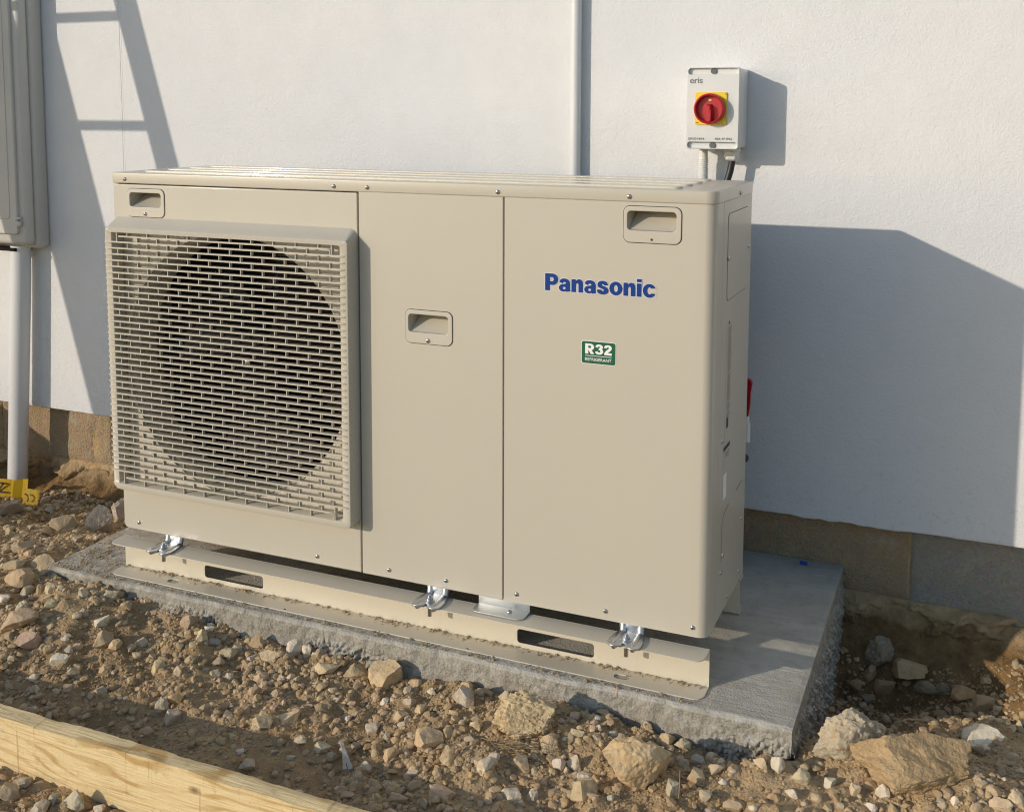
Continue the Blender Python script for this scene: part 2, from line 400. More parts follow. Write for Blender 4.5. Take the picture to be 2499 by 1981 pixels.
# ------------------------------------------------------------------ ground
ZS = -.088                                            # top of the slab; z = 0 is the underside of the casing
SX0, SX1, SY0, SY1 = -.155, 1.440, -.070, .631        # slab
YW, YP = .595, .633                                   # faces of the render and of the bare plinth

def build_ground():
    fx = np.arange(-1.25, 2.15, .0068); fy = np.arange(-.95, .655, .0068)
    far = np.array([.2, .5, 1, 2, 4, 8, 16, 32, 64, 120])
    xs = np.concatenate([(-1.25 - far)[::-1], fx, fx[-1] + far]); ys = np.concatenate([(-.95 - far)[::-1], fy, fy[-1] + far])
    X, Y = np.meshgrid(xs, ys); Z = ground_h(np.clip(X, -3, 4), np.clip(Y, -3, .66))
    away = np.maximum(np.abs(X - .5) - 1.8, 0) + np.maximum(-1.0 - Y, 0)
    Z = Z + .02 * fbm(X * .6, Y * .6, 0 * X, 2, 5) * np.clip(away, 0, 1)
    inside = (Y > YP + .004); Z = np.where(inside, np.minimum(Z, -.17), Z)
    V, F = grid(np.stack([X, Y, Z], -1))
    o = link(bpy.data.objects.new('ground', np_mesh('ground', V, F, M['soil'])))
    tag(o, kind='structure'); return o
build_ground()

# ------------------------------------------------------------------ house wall
hw = thing('house_wall', (.6, YP, -.15), 'white rendered house wall with a bare block base below', 'wall')
def build_wall():
    # the rendered insulation stands proud of the block plinth; its lower edge is ragged in places
    n = 900; xs = np.linspace(-6, 8, 60); xs = np.unique(np.concatenate([xs, np.linspace(-1.3, 2.4, n)]))
    lumps = .0012 * np.maximum(0, fbm(xs * 22, 0 * xs, 0 * xs, 3, 71)) * sstep(1.30, 1.36, xs) * sstep(1.60, 1.54, xs) * 3 + .0004 * fbm(xs * 60, 0 * xs, 0 * xs, 2, 77)
    zb = .0205 - lumps
    rows = []
    for (y, z) in ((.634, None), (YW + .006, None), (YW + .0012, .0025), (YW, .009), (YW, 1.2), (YW, 3.4), (.634, 3.4)):
        zz = zb + (z or 0) if (z is None or z < .1) else np.full_like(xs, z)
        rows.append(np.stack([xs, np.full_like(xs, y), zz], -1))
    V, F = grid(np.array(rows)[::-1])
    me = np_mesh('rendered_face', V, F, M['render']); me.set_sharp_from_angle(angle=math.radians(50))
    par(link(bpy.data.objects.new('rendered_face', me)), hw)
    # hairline joint in the render with a trowelled ridge on either side
    for dx, w, d in ((0, .0016, .0012), (.0055, .005, .0009)):
        bm = bmesh.new(); zs = np.arange(.30, 1.30, .02); k = len(zs)
        jx = -.517 + dx + .0012 * vnoise(zs * 9, 0 * zs, 0 * zs, 5)
        for i in range(k - 1):
            a = [bm.verts.new((jx[i + j] + s * w / 2, YW + .0004 - (d if s == 0 else 0), zs[i + j])) for j in (0, 1) for s in (-1, 0, 1)]
            bm.faces.new((a[0], a[1], a[4], a[3])); bm.faces.new((a[1], a[2], a[5], a[4]))
        fin('joint_ridge', bm, M['render'], hw, None)
    # blocks of the plinth, one course in view
    cols = {'tan': (.40, .29, .15, 1), 'grey': (.37, .345, .285, 1)}
    for i in range(-3, 8):
        x0 = -.624 + .44 * i; x1 = x0 + .44 - .005
        zb = -.145 if i < 5 else -.165
        nx, nz = 64, 30
        X, Z = np.meshgrid(np.linspace(x0, x1, nx), np.linspace(zb, .205, nz)); 
        d = np.minimum(np.minimum(X - x0, x1 - X), Z - zb)
        Yd = YP + .0022 * fbm(X * 45, Z * 45, 0 * X + i, 3, 91 + i) + .005 * np.clip(1 - d / .0045, 0, 1) ** 2
        if i in (-1, 0):   # broken-out hollow
            Yd = Yd + .016 * np.clip(1 - np.hypot((X - (-.70 if i == -1 else -.60)) * 1.6, (Z + .085)) / .05 + .35 * fbm(X * 60, Z * 60, 0 * X, 2, 3), 0, 1)
        P = np.stack([X, Yd, Z], -1)
        V, F = grid(P); nb = len(V)
        o = link(bpy.data.objects.new('block', np_mesh('block', V, F, M['block'])))
        ring = None
        bm = bmesh.new(); bm.from_mesh(o.data)
        be = [e for e in bm.edges if e.is_boundary]
        ex = bmesh.ops.extrude_edge_only(bm, edges=be)
        for v in [g for g in ex['geom'] if isinstance(g, bmesh.types.BMVert)]: v.co.y = YP + .09
        bm.to_mesh(o.data); bm.free(); o.data.shade_smooth(); o.data.set_sharp_from_angle(angle=math.radians(50))
        o.color = cols['tan'] if i < 5 else cols['grey']
        if i < 5: o.color = (.42 + .02 * math.sin(i * 5), .305, .16 - .015 * math.sin(i * 3), 1)
        par(o, hw)
    bm = bmesh.new(); bx(bm, -6, 8, YP + .006, YP + .3, -.5, .6); fin('mortar_core', bm, M['soil'], hw, None)
    # lime smear left on the plinth behind the unit
    X, Z = np.meshgrid(np.linspace(-.42, 2.4, 800), np.linspace(-.26, -.13, 50)); 
    bulge = (.028 * np.clip(.55 + fbm(X * 11, Z * 22, 0 * X, 4, 33, .62), 0, 1.3) + .007 * np.abs(fbm(X * 60, Z * 60, 0 * X, 3, 34))) * sstep(-.13, -.175, Z)
    edge = .012 * fbm(X * 14, 0 * X, 0 * X, 2, 35)
    P = np.stack([X, YP + .004 - bulge, np.minimum(Z + edge, -.142)], -1); V, F = grid(P)
    par(link(bpy.data.objects.new('footing', np_mesh('footing', V, F, M['soil']))), hw)
    X, Z = np.meshgrid(np.linspace(-1.4, -.2, 400), np.linspace(-.27, -.13, 60)); 
    bulge = (.032 * np.clip(.45 + fbm(X * 14, Z * 18, 0 * X, 4, 53, .62), 0, 1.3) + .008 * np.abs(fbm(X * 60, Z * 60, 0 * X, 3, 54))) * sstep(-.13, -.18, Z)
    P = np.stack([X, YP + .004 - bulge, np.minimum(Z + .008 * fbm(X * 14, 0 * X, 0 * X, 2, 36), -.140)], -1); V, F = grid(P)
    par(link(bpy.data.objects.new('footing', np_mesh('footing', V, F, M['soil']))), hw)
build_wall()

# ------------------------------------------------------------------ slab
def build_slab():
    def fray(X, Y, Z):        # honeycombed, crumbling front and right faces
        low = sstep(-.100, -.135, Z)
        a = fbm(X * 55, Y * 55, Z * 55, 3, 61); knob = np.abs(vnoise(X * 120, Y * 120, Z * 120, 62)) + .5 * np.abs(vnoise(X * 230, Y * 230, Z * 230, 65))
        patch = sstep(-.15, .35, vnoise(X * 5, Y * 5, Z * 3, 64) + .45 * sstep(.7, 1.3, X))
        return .0022 * a + .0015 * knob + low * patch * (.017 * knob + .006 * a) - .005 * patch * low
    pts = []
    # section walked from the back edge over the top and down, for front and right edge alike
    nx = 880
    xs = np.linspace(SX0, SX1, nx)
    zf = np.linspace(-.094, -.22, 58)
    X, Z = np.meshgrid(xs, zf); Yf = np.full_like(X, SY0) + .003 * fbm(X * 6, 0 * X, 0 * X, 2, 66)
    Yf = Yf - fray(X, Yf, Z); Zf = Z
    front = np.stack([X, Yf, Zf], -1)
    lip = front[:1].copy(); lip[..., 2] = ZS - .0015 + .0012 * fbm(lip[..., 0] * 40, 0 * lip[..., 0], 0 * lip[..., 0], 2, 67); lip[..., 1] += .003
    ys = np.linspace(SY0 + .007, SY1, 150)
    Xt, Yt = np.meshgrid(xs, ys); Yt = Yt + .003 * fbm(Xt * 6, 0 * Xt, 0 * Xt, 2, 66) * sstep(SY0 + .08, SY0, Yt)
    Zt = ZS + .0010 * fbm(Xt * 8, Yt * 30, 0 * Xt, 3, 68) * sstep(.0, .06, np.abs(Xt - .64) - .60) - .0012 * sstep(SX1 - .01, SX1, Xt)
    Zt = np.where((Xt > -.02) & (Xt < 1.30), np.minimum(Zt, ZS - .0002), Zt)
    top = np.stack([Xt, Yt, Zt], -1)
    V1, F1 = grid(np.concatenate([front[::-1], lip, top], 0))
    yv = np.linspace(SY0, SY1, 300); zv = np.linspace(-.094, -.34, 60)
    Y2, Z2 = np.meshgrid(yv, zv); X2 = np.full_like(Y2, SX1); X2 = X2 + fray(X2, Y2 + 9, Z2) * .6
    right = np.stack([X2, Y2, Z2], -1); lip2 = right[:1].copy(); lip2[..., 2] = ZS - .0022; lip2[..., 0] -= .002
    V2, F2 = grid(np.concatenate([lip2, right], 0)[:, ::-1][:, ::-1])
    V3, F3 = grid(np.stack(np.broadcast_arrays(np.full((12, 60), SX0) + 0, np.linspace(SY1, SY0, 60)[None, :], np.linspace(ZS - .002, -.25, 12)[:, None]), -1))
    V = np.concatenate([V1, V2, V3]); F = np.concatenate([F1, F2 + len(V1), F3 + len(V1) + len(V2)])
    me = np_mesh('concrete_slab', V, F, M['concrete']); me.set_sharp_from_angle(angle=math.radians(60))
    bm = bmesh.new(); bm.from_mesh(me); bmesh.ops.recalc_face_normals(bm, faces=bm.faces[:]); bm.to_mesh(me); bm.free()
    o = link(bpy.data.objects.new('concrete_slab', me))
    tag(o, 'grey cast concrete slab carrying the heat pump against the house wall', 'slab')
build_slab()

# ------------------------------------------------------------------ heat pump
W, D, H = 1.283, .300, .772
hp = thing('heat_pump', (W / 2, D / 2, 0), 'large beige outdoor heat pump with a slatted fan grille on the slab', 'heat pump')
ZT = .7505                                            # lower edge of the lid
S1, S2 = .597, .8995                                  # seams of the front
FC = (.298, .383); FR = .271                          # fan opening
screw_me = bpy.data.meshes.new('screw')
def make_screw():
    bm = bmesh.new()
    lathe(bm, [(.0044, 0), (.0043, .0009), (.0038, .0019), (.0027, .0026), (.0014, .0029), (0, .0030)], (0, 0, 0), (0, 0, 1), 16)
    bm.to_mesh(screw_me); k = len(screw_me.polygons); bm.free()
    bm = bmesh.new(); bm.from_mesh(screw_me)
    for a, b in ((.0021, .0005), (.0005, .0021)): bx(bm, -a, a, -b, b, .0022, .00312)
    for f in bm.faces:
        if f.index >= k or f.index < 0: pass
    bm.to_mesh(screw_me); bm.free()
    screw_me.materials.append(M['screw']); screw_me.materials.append(M['recess'])
    for i, p in enumerate(screw_me.polygons): p.material_index = 1 if i >= k else 0
    screw_me.shade_smooth(); screw_me.set_sharp_from_angle(angle=math.radians(50))
make_screw()
def screw(parent, x, y, z, facing='front', s=1.0):
    rot = {'front': (math.pi / 2, 0, rnd.uniform(0, 3) * 0), 'side': (0, math.pi / 2, 0), 'top': (0, 0, 0)}[facing]
    o = add('screw', screw_me, parent, (x, y, z), rot, (s, s, s)); return o

# --- front and side sheets
def hole(x0, z0, x1, z1): return rr(x0, z0, x1, z1, .006)
HND = [('L', .0385, .6805, .1355, .7390), ('M', .6984, .4695, .7966, .5325), ('R', 1.1235, .6805, 1.2245, .7425)]
def pocket(h):
    _, x0, z0, x1, z1 = h
    return (x0 + .0068, z0 + .0207, x1 - .0085, z1 - .0082)
fp = plate('fan_panel', [rr(.0, 0, S1 - .0016, ZT - .003, .012, rs=(.012, .001, .003, .003)), circ(*FC, FR, 96), hole(*pocket(HND[0]))], .012, 'front', 0, M['beige'], hp, .0018, 3)
sp = plate('service_panel', [rr(S1 + .0016, 0, S2 - .0014, ZT + .004, .001), hole(*pocket(HND[1]))], .012, 'front', 0, M['beige'], hp, .0012, 2)
def corner_panel():
    R = .019
    me = plate_mesh([rr(S2 + .0014, 0, W - R - .018, ZT + .004, 0, 2), hole(*pocket(HND[2]))], .012, 'front', 0, 0, 2)
    bm = bmesh.new(); bm.from_mesh(me); bpy.data.meshes.remove(me)
    prof = [(W - R - .018, 0.0)] + [(W - R + R * math.sin(math.radians(a)), R - R * math.cos(math.radians(a))) for a in range(0, 91, 6)] + [(W, .0570)]
    inn = [(x - (.0014 if y > R * .3 else .0007), y + (.0014 if y < R else 0)) for x, y in prof]
    for z in [None]:
        rows = []
        for zz in (0.0012, 0, ZT + .004):
            pass
        A = [[bm.verts.new((x, y, z)) for x, y in prof] for z in (0.0, ZT + .004)]
        for i in range(len(prof) - 1): bm.faces.new((A[0][i], A[0][i + 1], A[1][i + 1], A[1][i]))
        Bn = [[bm.verts.new((min(x, W - .0025) if y > .02 else x - .001, y + .0025 if y < .05 else y, z)) for x, y in prof] for z in (0.0, ZT + .004)]
        for i in range(len(prof) - 1): bm.faces.new((Bn[0][i + 1], Bn[0][i], Bn[1][i], Bn[1][i + 1]))
        for i in range(len(prof) - 1): bm.faces.new((A[0][i + 1], A[0][i], Bn[0][i], Bn[0][i + 1]))
        bm.faces.new((A[0][-1], Bn[0][-1], Bn[1][-1], A[1][-1]))
    return fin('corner_panel', bm, M['beige'], hp, 30)
cp = corner_panel()
side = plate('side_panel', [rr(.0590, 0.0, D, ZT + .004, .002, 2)], .004, 'side', W, M['beige'], hp, .0008, 2)
bm = bmesh.new(); bx(bm, .001, .004, .012, D, 0, ZT); fin('left_panel', bm, M['beige'], hp)
# the dark body behind the sheets: its seams show between them
bm = bmesh.new()
bx(bm, .005, S1 - .03, .185, D - .002, .003, ZT); bx(bm, S1 - .02, S1 + .095, .0135, D - .002, .003, ZT)
bx(bm, S1 + .215, 1.118, .0135, D - .002, .003, ZT); bx(bm, 1.235, W - .006, .040, D - .002, .003, ZT); bx(bm, S1 + .0955, S1 + .2145, .05, D - .002, .003, ZT)
bx(bm, 1.1185, 1.2345, .05, D - .002, .003, ZT)
fin('inner_case', bm, M['dark'], hp, None)
bm = bmesh.new(); bx(bm, .004, W - .004, .0135, D - .003, -.0015, .0025); fin('base_tray', bm, M['rail'], hp)
bm = bmesh.new(); bx(bm, .004, S1, .0135, .19, ZT - .006, ZT - .001); fin('top_tray', bm, M['dark'], hp)

M['rib'] = m_paint('beige_rib_enamel', (.53, .48, .375), .32, .6, .11, .0)
# --- lid with its long pressed ribs
lid = plate('lid', [rr(-.0022, -.0022, W + .0022, D + .002, .02, 8, (.006, .021, .01, .01))], .0225, 'top', H, M['lid'], hp, .0026, 4)
for i, y in enumerate((.042, .113, .184, .255)):
    plate('rib', [rr(.055, y - .0150, 1.215, y + .0150, .0148, 10)], .0052, 'top', H + .0040, M['rib'], lid, .0016, 3)
for x in (.034, .5455, .6190, .8885, 1.1335): screw(lid, x, -.0022, .7585)
screw(lid, W + .0022, .18, .7575, 'side')

# --- recessed handles
def handle(h):
    n, x0, z0, x1, z1 = h; px0, pz0, px1, pz1 = pocket(h)
    o = plate('recessed_handle', [rr(x0, z0, x1, z1, .0115, 8), rr(px0, pz0, px1, pz1, .0065, 6)], .0042, 'front', -.0022, M['grille'], hp, .0012, 3)
    # pocket: the floor slopes inwards and up from the lower lip
    bm = bmesh.new(); e = .0004; dp = .046
    lo = rr(px0, pz0, px1, pz1, .0065, 6)
    def depth(z): return .001 + dp * min(1, max(0, (z - pz0 - .001) / ((pz1 - pz0) * .72)))
    A = [bm.verts.new((x, -.0012, z)) for x, z in lo]; Bv = [bm.verts.new((x + (.0016 if x < (px0 + px1) / 2 else -.0016), depth(z) + .001, min(z, pz1 - .0004))) for x, z in lo]
    k = len(lo)
    for i in range(k): bm.faces.new((A[i], A[(i + 1) % k], Bv[(i + 1) % k], Bv[i]))
    bm.faces.new(Bv)
    bmesh.ops.recalc_face_normals(bm, faces=bm.faces[:])
    fin('pocket', bm, M['grille'], o, 40)
    # shadow gap round the moulding
    plate('gap', [rr(x0 - .0011, z0 - .0011, x1 + .0011, z1 + .0011, .0125, 8), rr(x0 + .002, z0 + .002, x1 - .002, z1 - .002, .0105, 8)], .0006, 'front', -.0002, M['seam'], o, 0)
    if n == 'R':
        bm = bmesh.new(); cyl(bm, (1.1738, -.0024, .6865), (1.1738, -.0012, .6865), .0022, n=14); fin('screw_hole', bm, M['recess'], o)
    else: screw(o, (x0 + x1) / 2 - .001, -.0022, z0 + .0065)
    return o
for h in HND: handle(h)

# --- bell mouth, fan and coil behind the grille
bm = bmesh.new()
prof = [(FR + .002, -.001), (FR - .004, -.012), (FR - .008, -.022), (FR - .009, -.034), (FR - .009, -.075)]
lathe(bm, [(r, h) for r, h in prof] + [(FR + .004, -.075), (FR + .004, -.012)], (FC[0], .0, FC[1]), (0, -1, 0), 96, False)
fin('fan_shroud', bm, M['grille'], hp, 40)
fan = None
bm = bmesh.new()
lathe(bm, [(.062, -.02), (.062, .012), (.055, .022), (.03, .027), (.012, .028), (.012, .034), (.007, .036), (0, .036)], (FC[0], .085, FC[1]), (0, -1, 0), 48)
fan = fin('fan', bm, M['fan'], hp)
bm = bmesh.new(); lathe(bm, [(.011, 0), (.011, .007), (.006, .009), (0, .009)], (FC[0], .0495, FC[1]), (0, -1, 0), 6); fin('hub_nut', bm, M['screw'], fan)
for k in range(3):
    nr_, nt_ = 14, 20; P = np.zeros((nr_, nt_, 3))
    for i in range(nr_):
        r = .055 + (.243 - .055) * i / (nr_ - 1)
        for j in range(nt_):
            tt = j / (nt_ - 1); span = 1.15 + .35 * (r - .055) / .19
            a = math.radians(120 * k + 25) + (tt - .5) * span * (1 - .12 * (i / nr_)) + .25 * (r - .1) / .15
            P[i, j] = (FC[0] + r * math.cos(a), .098 - .034 * (tt - .5) * 1.6 - .010 * math.sin(math.pi * tt), FC[1] + r * math.sin(a))
    V, F = grid(P); me = np_mesh('blade', V, F, M['fan']); par(link(bpy.data.objects.new('blade', me)), fan)
bm = bmesh.new(); bx(bm, .006, S1 - .02, .165, .183, .004, ZT - .002); coil = fin('coil', bm, M['fins'], hp, None)

# --- grille: moulded surround, slats and short struts
GX0, GX1, GZ0, GZ1, GY = .0080, .5925, .100, .657, -.0365
bm = bmesh.new()
def ring(x0, z0, x1, z1, y, r): return [bm.verts.new((x, y, z)) for x, z in rr(x0, z0, x1, z1, r, 8)]
def ring4(x0, z0, x1, z1, y, rs): return [bm.verts.new((x, y, z)) for x, z in rr(x0, z0, x1, z1, 0, 8, rs)]
eps = .0001
rs_o = (.018, .014, .016, .010); rs_f = (.016, .010, .006, .006)
secs = [ring4(.0005, .0985, S1 - .0018, .6790, -.0004, rs_o), ring4(.0012, .0990, S1 - .0020, .6768, -.0030, rs_o),
        ring4(GX0 - .0012, .0995, GX1 + .0012, .6610, -.0240, rs_f), ring4(GX0 - .0008, .0998, GX1 + .0010, .6588, -.0290, rs_f),
        ring4(GX0 + .0012, .1015, GX1 - .0012, .6572, -.0300, rs_f)]
ix = [(.0235, .1130, .5735, .6490)]
secs.append(ring4(.0210, .1125, .5760, .6500, -.0296, (.004,) * 4)); secs.append(ring4(.0235, .1150, .5735, .6485, -.0276, (.004,) * 4)); secs.append(ring4(.0235, .1150, .5735, .6485, -.0022, (.004,) * 4))
for q in secs[2:6]:
    for vtx in q: vtx.co.y -= .0065 * float(sstep(.640, .652, vtx.co.z)) + .0055 * float(sstep(.122, .112, vtx.co.z))
for A, Bq in zip(secs, secs[1:]):
    k = len(A)
    for i in range(k): bm.faces.new((A[i], A[(i + 1) % k], Bq[(i + 1) % k], Bq[i]))
bmesh.ops.recalc_face_normals(bm, faces=bm.faces[:])
# posts at the corners are set back a little where the slats cross them
gf = fin('grille_frame', bm, M['grille'], hp, 35)
pitch = .012853; z_first = .6302
def slat_mesh(x0, x1, name='slat', yb=-.0265, r=.013):
    bm = bmesh.new(); yf = GY - .0020
    out = []
    n = 7
    for k in range(n + 1):
        a = math.pi / 2 * k / n; out.append((x0 + r - r * math.cos(a) * 1.0, yf + r * .72 - r * .72 * math.sin(a)))
    for k in range(n + 1):
        a = math.pi / 2 * (1 - k / n); out.append((x1 - r + r * math.cos(a), yf + r * .72 - r * .72 * math.sin(a)))
    back = [(x1, -.0275), (x1 - .004, yb), (x0 + .004, yb), (x0, -.0275)] if r < .02 else []
    poly = out + back; t = .00085
    top = [bm.verts.new((x, y, t if y > yf + .003 else t * 1.75)) for x, y in poly]; bot = [bm.verts.new((x, y, -t if y > yf + .003 else -t * 1.75)) for x, y in poly]
    bm.faces.new(top); bm.faces.new(bot[::-1])
    k = len(poly)
    for i in range(k): bm.faces.new((bot[i], bot[(i + 1) % k], top[(i + 1) % k], top[i]))
    bmesh.ops.recalc_face_normals(bm, faces=bm.faces[:])
    me = bpy.data.meshes.new(name); bm.to_mesh(me); bm.free(); me.materials.append(M['grille']); return me
sm = slat_mesh(.0022, .5945); ss = slat_mesh(.0385, .5605)
zs_all = [z_first + pitch - .0008] + [z_first - pitch * k for k in range(39)] + [z_first - pitch * 39 - .001]
for i, z in enumerate(zs_all): add('slat', ss if i in (0, 40) else sm, gf, (0, 0, z))
bm = bmesh.new()
edges_z = [.6495] + zs_all + [.1140]
for row in range(len(edges_z) - 1):
    za, zb = edges_z[row], edges_z[row + 1]; off = 0 if row % 2 == 0 else .0258
    x = .0649 + off - .0516 * (1 if off else 0)
    while x < .566:
        if x > .03: bx(bm, x - .0008, x + .0008, -.0350, -.0275, zb, za)
        x += .0516
for x in (.0385, .5600): bx(bm, x - .0009, x + .0009, -.0368, -.0275, zs_all[1], .6495); bx(bm, x - .0009, x + .0009, -.0368, -.0275, .1140, zs_all[-2])
o = fin('grille_struts', bm, M['grille'], gf, None); tag(o, kind='stuff')

# --- fixings and marks on the sheets
for p, x in ((fp, .0408), (fp, .494), (sp, .658), (sp, .7811), (cp, .9266), (cp, 1.0988), (cp, 1.2568)): screw(p, x, 0, .0166)
M['clear'] = m_paint('clear_sticker', (.545, .49, .39), .3, .2, .1, 0)
def smooth_path(pts, n=8):
    P = [Vector(p) for p in pts]; P = [2 * P[0] - P[1]] + P + [2 * P[-1] - P[-2]]; out = []
    for i in range(1, len(P) - 2):
        for k in range(n):
            t = k / n; a, b, c, d = P[i - 1:i + 3]
            out.append(.5 * ((2 * b) + (c - a) * t + (2 * a - 5 * b + 4 * c - d) * t * t + (3 * b - a - 3 * c + d) * t ** 3))
    return out + [P[-2]]
def ribbon(pts, w, e=0):
    """outline of a pen stroke: centre line pts, widths w, grown by e"""
    c = smooth_path([(*p, w[i]) for i, p in enumerate(pts)]); L, R = [], []
    for i, p in enumerate(c):
        d = (c[min(i + 1, len(c) - 1)] - c[max(i - 1, 0)]).xy.normalized(); n = Vector((-d.y, d.x)); h = p.z / 2 + e
        q = p.xy - d * e if i == 0 else p.xy + d * e if i == len(c) - 1 else p.xy
        L.append(q + n * h); R.append(q - n * h)
    return [tuple(v) for v in L + R[::-1]]
def grow(pts, e):
    n = len(pts); out = []; area = sum(pts[i].x * pts[(i + 1) % n].y - pts[(i + 1) % n].x * pts[i].y for i in range(n)); sg = -1 if area < 0 else 1
    for i in range(n):
        d = (pts[(i + 1) % n] - pts[i - 1]).normalized(); out.append(tuple(pts[i] + Vector((d.y, -d.x)) * e * sg))
    return out
def ell(cx, cy, rx, ry, a0=0, a1=360, n=40): return [(cx + rx * math.cos(math.radians(a0 + (a1 - a0) * k / n)), cy + ry * math.sin(math.radians(a0 + (a1 - a0) * k / n))) for k in range(n + (0 if a1 - a0 == 360 else 1))]
def glyph(ch, e=0):
    """heavy grotesque letters, cap height 100: a list of sheets, each a list of loops (outline, holes)"""
    if ch == 'P': return 85.5, [[[(0 - e, -e), (29 + e, -e), (29 + e, 33 - e), (46, 33 - e)] + ell(46, 66.5, 34.5 + e, 33.5 + e, -90, 90) + [(0 - e, 100 + e)], [(29 + e, 55 + e), (29 + e, 79 - e)] + ell(44, 67, 9 - e, 12 - e, 90, -90)]]
    if ch == 'R': return 90, [[[(0, 0), (28, 0), (28, 36), (46, 36)] + ell(46, 68, 34, 32, -90, 90) + [(0, 100)], [(28, 57), (28, 80)] + ell(44, 68.5, 9, 11.5, 90, -90)], [[(30, 37), (58, 37), (82, 0), (50, 0)]]]
    if ch == '3': return 78, [[ribbon([(13, 70), (18, 84), (36, 89), (52, 83), (56, 71), (48, 58), (32, 55)], [23, 22, 21, 23, 24, 20, 16], e)], [ribbon([(32, 53), (50, 49), (59, 31), (51, 15), (34, 10.5), (17, 15), (10, 29)], [16, 22, 25, 23, 21, 23, 24], e)]]
    if ch == '2': return 72, [[ribbon([(13, 68), (17, 84), (36, 89), (53, 82), (56, 69), (47, 52), (28, 34), (17, 16), (15, 8)], [24, 22, 21, 23, 25, 25, 25, 25, 24], e)], [[(3, 0), (69, 0), (69, 22), (3, 22)]]]
    if ch == 'n': return 78, [[[(-e, -e), (27 + e, -e), (27 + e, 40)] + [(29 + e, 49), (35, 54 - e), (41 - e, 50), (43 - e, 42)] + [(43 - e, -e), (70 + e, -e), (70 + e, 48), (68 + e, 62), (60, 73 + e), (48, 77 + e), (37, 75 + e), (29, 69 + e), (25 + e, 64 + e), (25 + e, 75 + e), (-e, 75 + e)]]]
    if ch == 'o': return 83, [[ell(38, 37.5, 38.5 + e, 39.5 + e), ell(38, 37.5, 11.5 - e, 20 - e)]]
    if ch == 'c': return 79, [[ell(38, 37.5, 38 + e, 39.5 + e, 24 - e * .8, 336 + e * .8) + [(50 + e * 0, 24 - e), (44, 18.5)] + ell(38, 37.5, 12 - e, 20 - e, 300, 60) + [(50, 51 + e)]]]
    if ch == 'i': return 35, [[[(-e, -e), (27 + e, -e), (27 + e, 75 + e), (-e, 75 + e)]], [[(-e, 83 - e), (27 + e, 83 - e), (27 + e, 101 + e), (-e, 101 + e)]]]
    if ch == 's':
        A = smooth_path([(64, 52, 0), (61, 64, 0), (52, 73, 0), (34, 77, 0), (14, 72.5, 0), (3, 60, 0), (4, 47, 0), (13, 37.5, 0), (29, 31.5, 0), (38, 28.5, 0), (41, 23.5, 0), (38, 18.5, 0), (32.5, 17, 0), (27, 19.5, 0), (25.5, 25, 0)], 4)
        Bs = smooth_path([(0, 25, 0), (2, 13, 0), (12, 2.5, 0), (33, -2, 0), (55, 3, 0), (66.5, 15, 0), (66.5, 28, 0), (57, 39.5, 0), (39, 46, 0), (30.5, 49, 0), (28, 53, 0), (30.5, 57, 0), (34.5, 58.5, 0), (38.5, 56.5, 0), (40, 52, 0)], 4)
        return 73.5, [[grow([p.xy for p in A + Bs], e)]]
    if ch == 'a': return 77, [[ribbon([(12, 50), (18, 61), (34, 65.5), (50, 60), (55.5, 47), (55.5, 30), (56, 12), (58, 0)], [22, 22, 20, 23, 26, 26, 26, 25], e)], [ell(27, 20.5, 27 + e, 22 + e), ell(32, 19.5, 9 - e * .8, 7.5 - e * .8)], [ribbon([(30, 38), (42, 40.5), (56, 45)], [10, 11, 12], e)]]
def word_plates(word, x, z, width, h, back, layers):
    total = sum(glyph(c)[0] for c in word) - 4.5; k = h / 100; kx = width / total
    for c in word:
        for part, e, face, m in layers:
            wd, sh = glyph(c, e); bm = bmesh.new()
            for i, loops in enumerate(sh):
                me = plate_mesh([[(x + p[0] * kx, z + p[1] * k) for p in lp] for lp in loops], .0003, 'front', face - i * .00004); bm.from_mesh(me); bpy.data.meshes.remove(me)
            fin(part, bm, M[m], back, None)
        x += wd * kx
back = plate('logo_sticker', [rr(.9785, .5852, 1.1838, .6040, .003)], .0003, 'front', -.0004, M['clear'], hp)
word_plates('Pana' + 'sonic', .9800, .5874, .2020, .0302, back, (('letter_outline', 4.2, -.00065, 'edge'), ('letter', .5, -.0010, 'blue')))
badge = plate('refrigerant_badge', [rr(1.0487, .4622, 1.1124, .5032, .0042)], .0003, 'front', -.0003, M['white'], hp)
plate('badge_field', [rr(1.0497, .4632, 1.1114, .5022, .0036)], .0003, 'front', -.0007, M['green'], badge)
word_plates('R32', 1.0562, .4802, .0485, .0180, badge, (('letter', 0, -.0010, 'white'),))
text('lettering', 'REFRIGERANT', .01, 'front', -.0011, 1.0562, .4680, M['white'], badge, width=.0485, height=.0054, bold=.012, spacing=1.05)
plate('badge_rule', [[(1.0562, .4764), (1.1047, .4764), (1.1047, .4774), (1.0562, .4774)]], .0003, 'front', -.0010, M['white'], badge)

# right-hand side
acc = plate('access_cover', [rr(.0935, .5740, .2660, .7262, .010)], .0030, 'side', W + .0012, M['beige'], side, .0009, 2)
plate('cover_gap', [rr(.0924, .5729, .2671, .7273, .011), rr(.096, .5765, .2635, .7237, .009)], .0006, 'side', W + .0002, M['seam'], side)
for y, z in ((.095, .649), (.268, .651)): screw(side, W + .0012, y, z, 'side')
for y, z in ((.0813, .3264), (.2635, .1236), (.1031, .1105), (.088, .0842), (.2548, .0219), (.1507, .0149)): screw(side, W, y, z, 'side', .9)
bm = bmesh.new()
def arc(pts, w=.0016):
    for (a, b) in zip(pts, pts[1:]):
        d = Vector((b[0] - a[0], b[1] - a[1])).normalized(); nx_, nz_ = -d.y * w / 2, d.x * w / 2
        bm.faces.new([bm.verts.new((W + .0003, p[0] + s * nx_, p[1] + s * nz_)) for p, s in ((a, 1), (b, 1), (b, -1), (a, -1))])
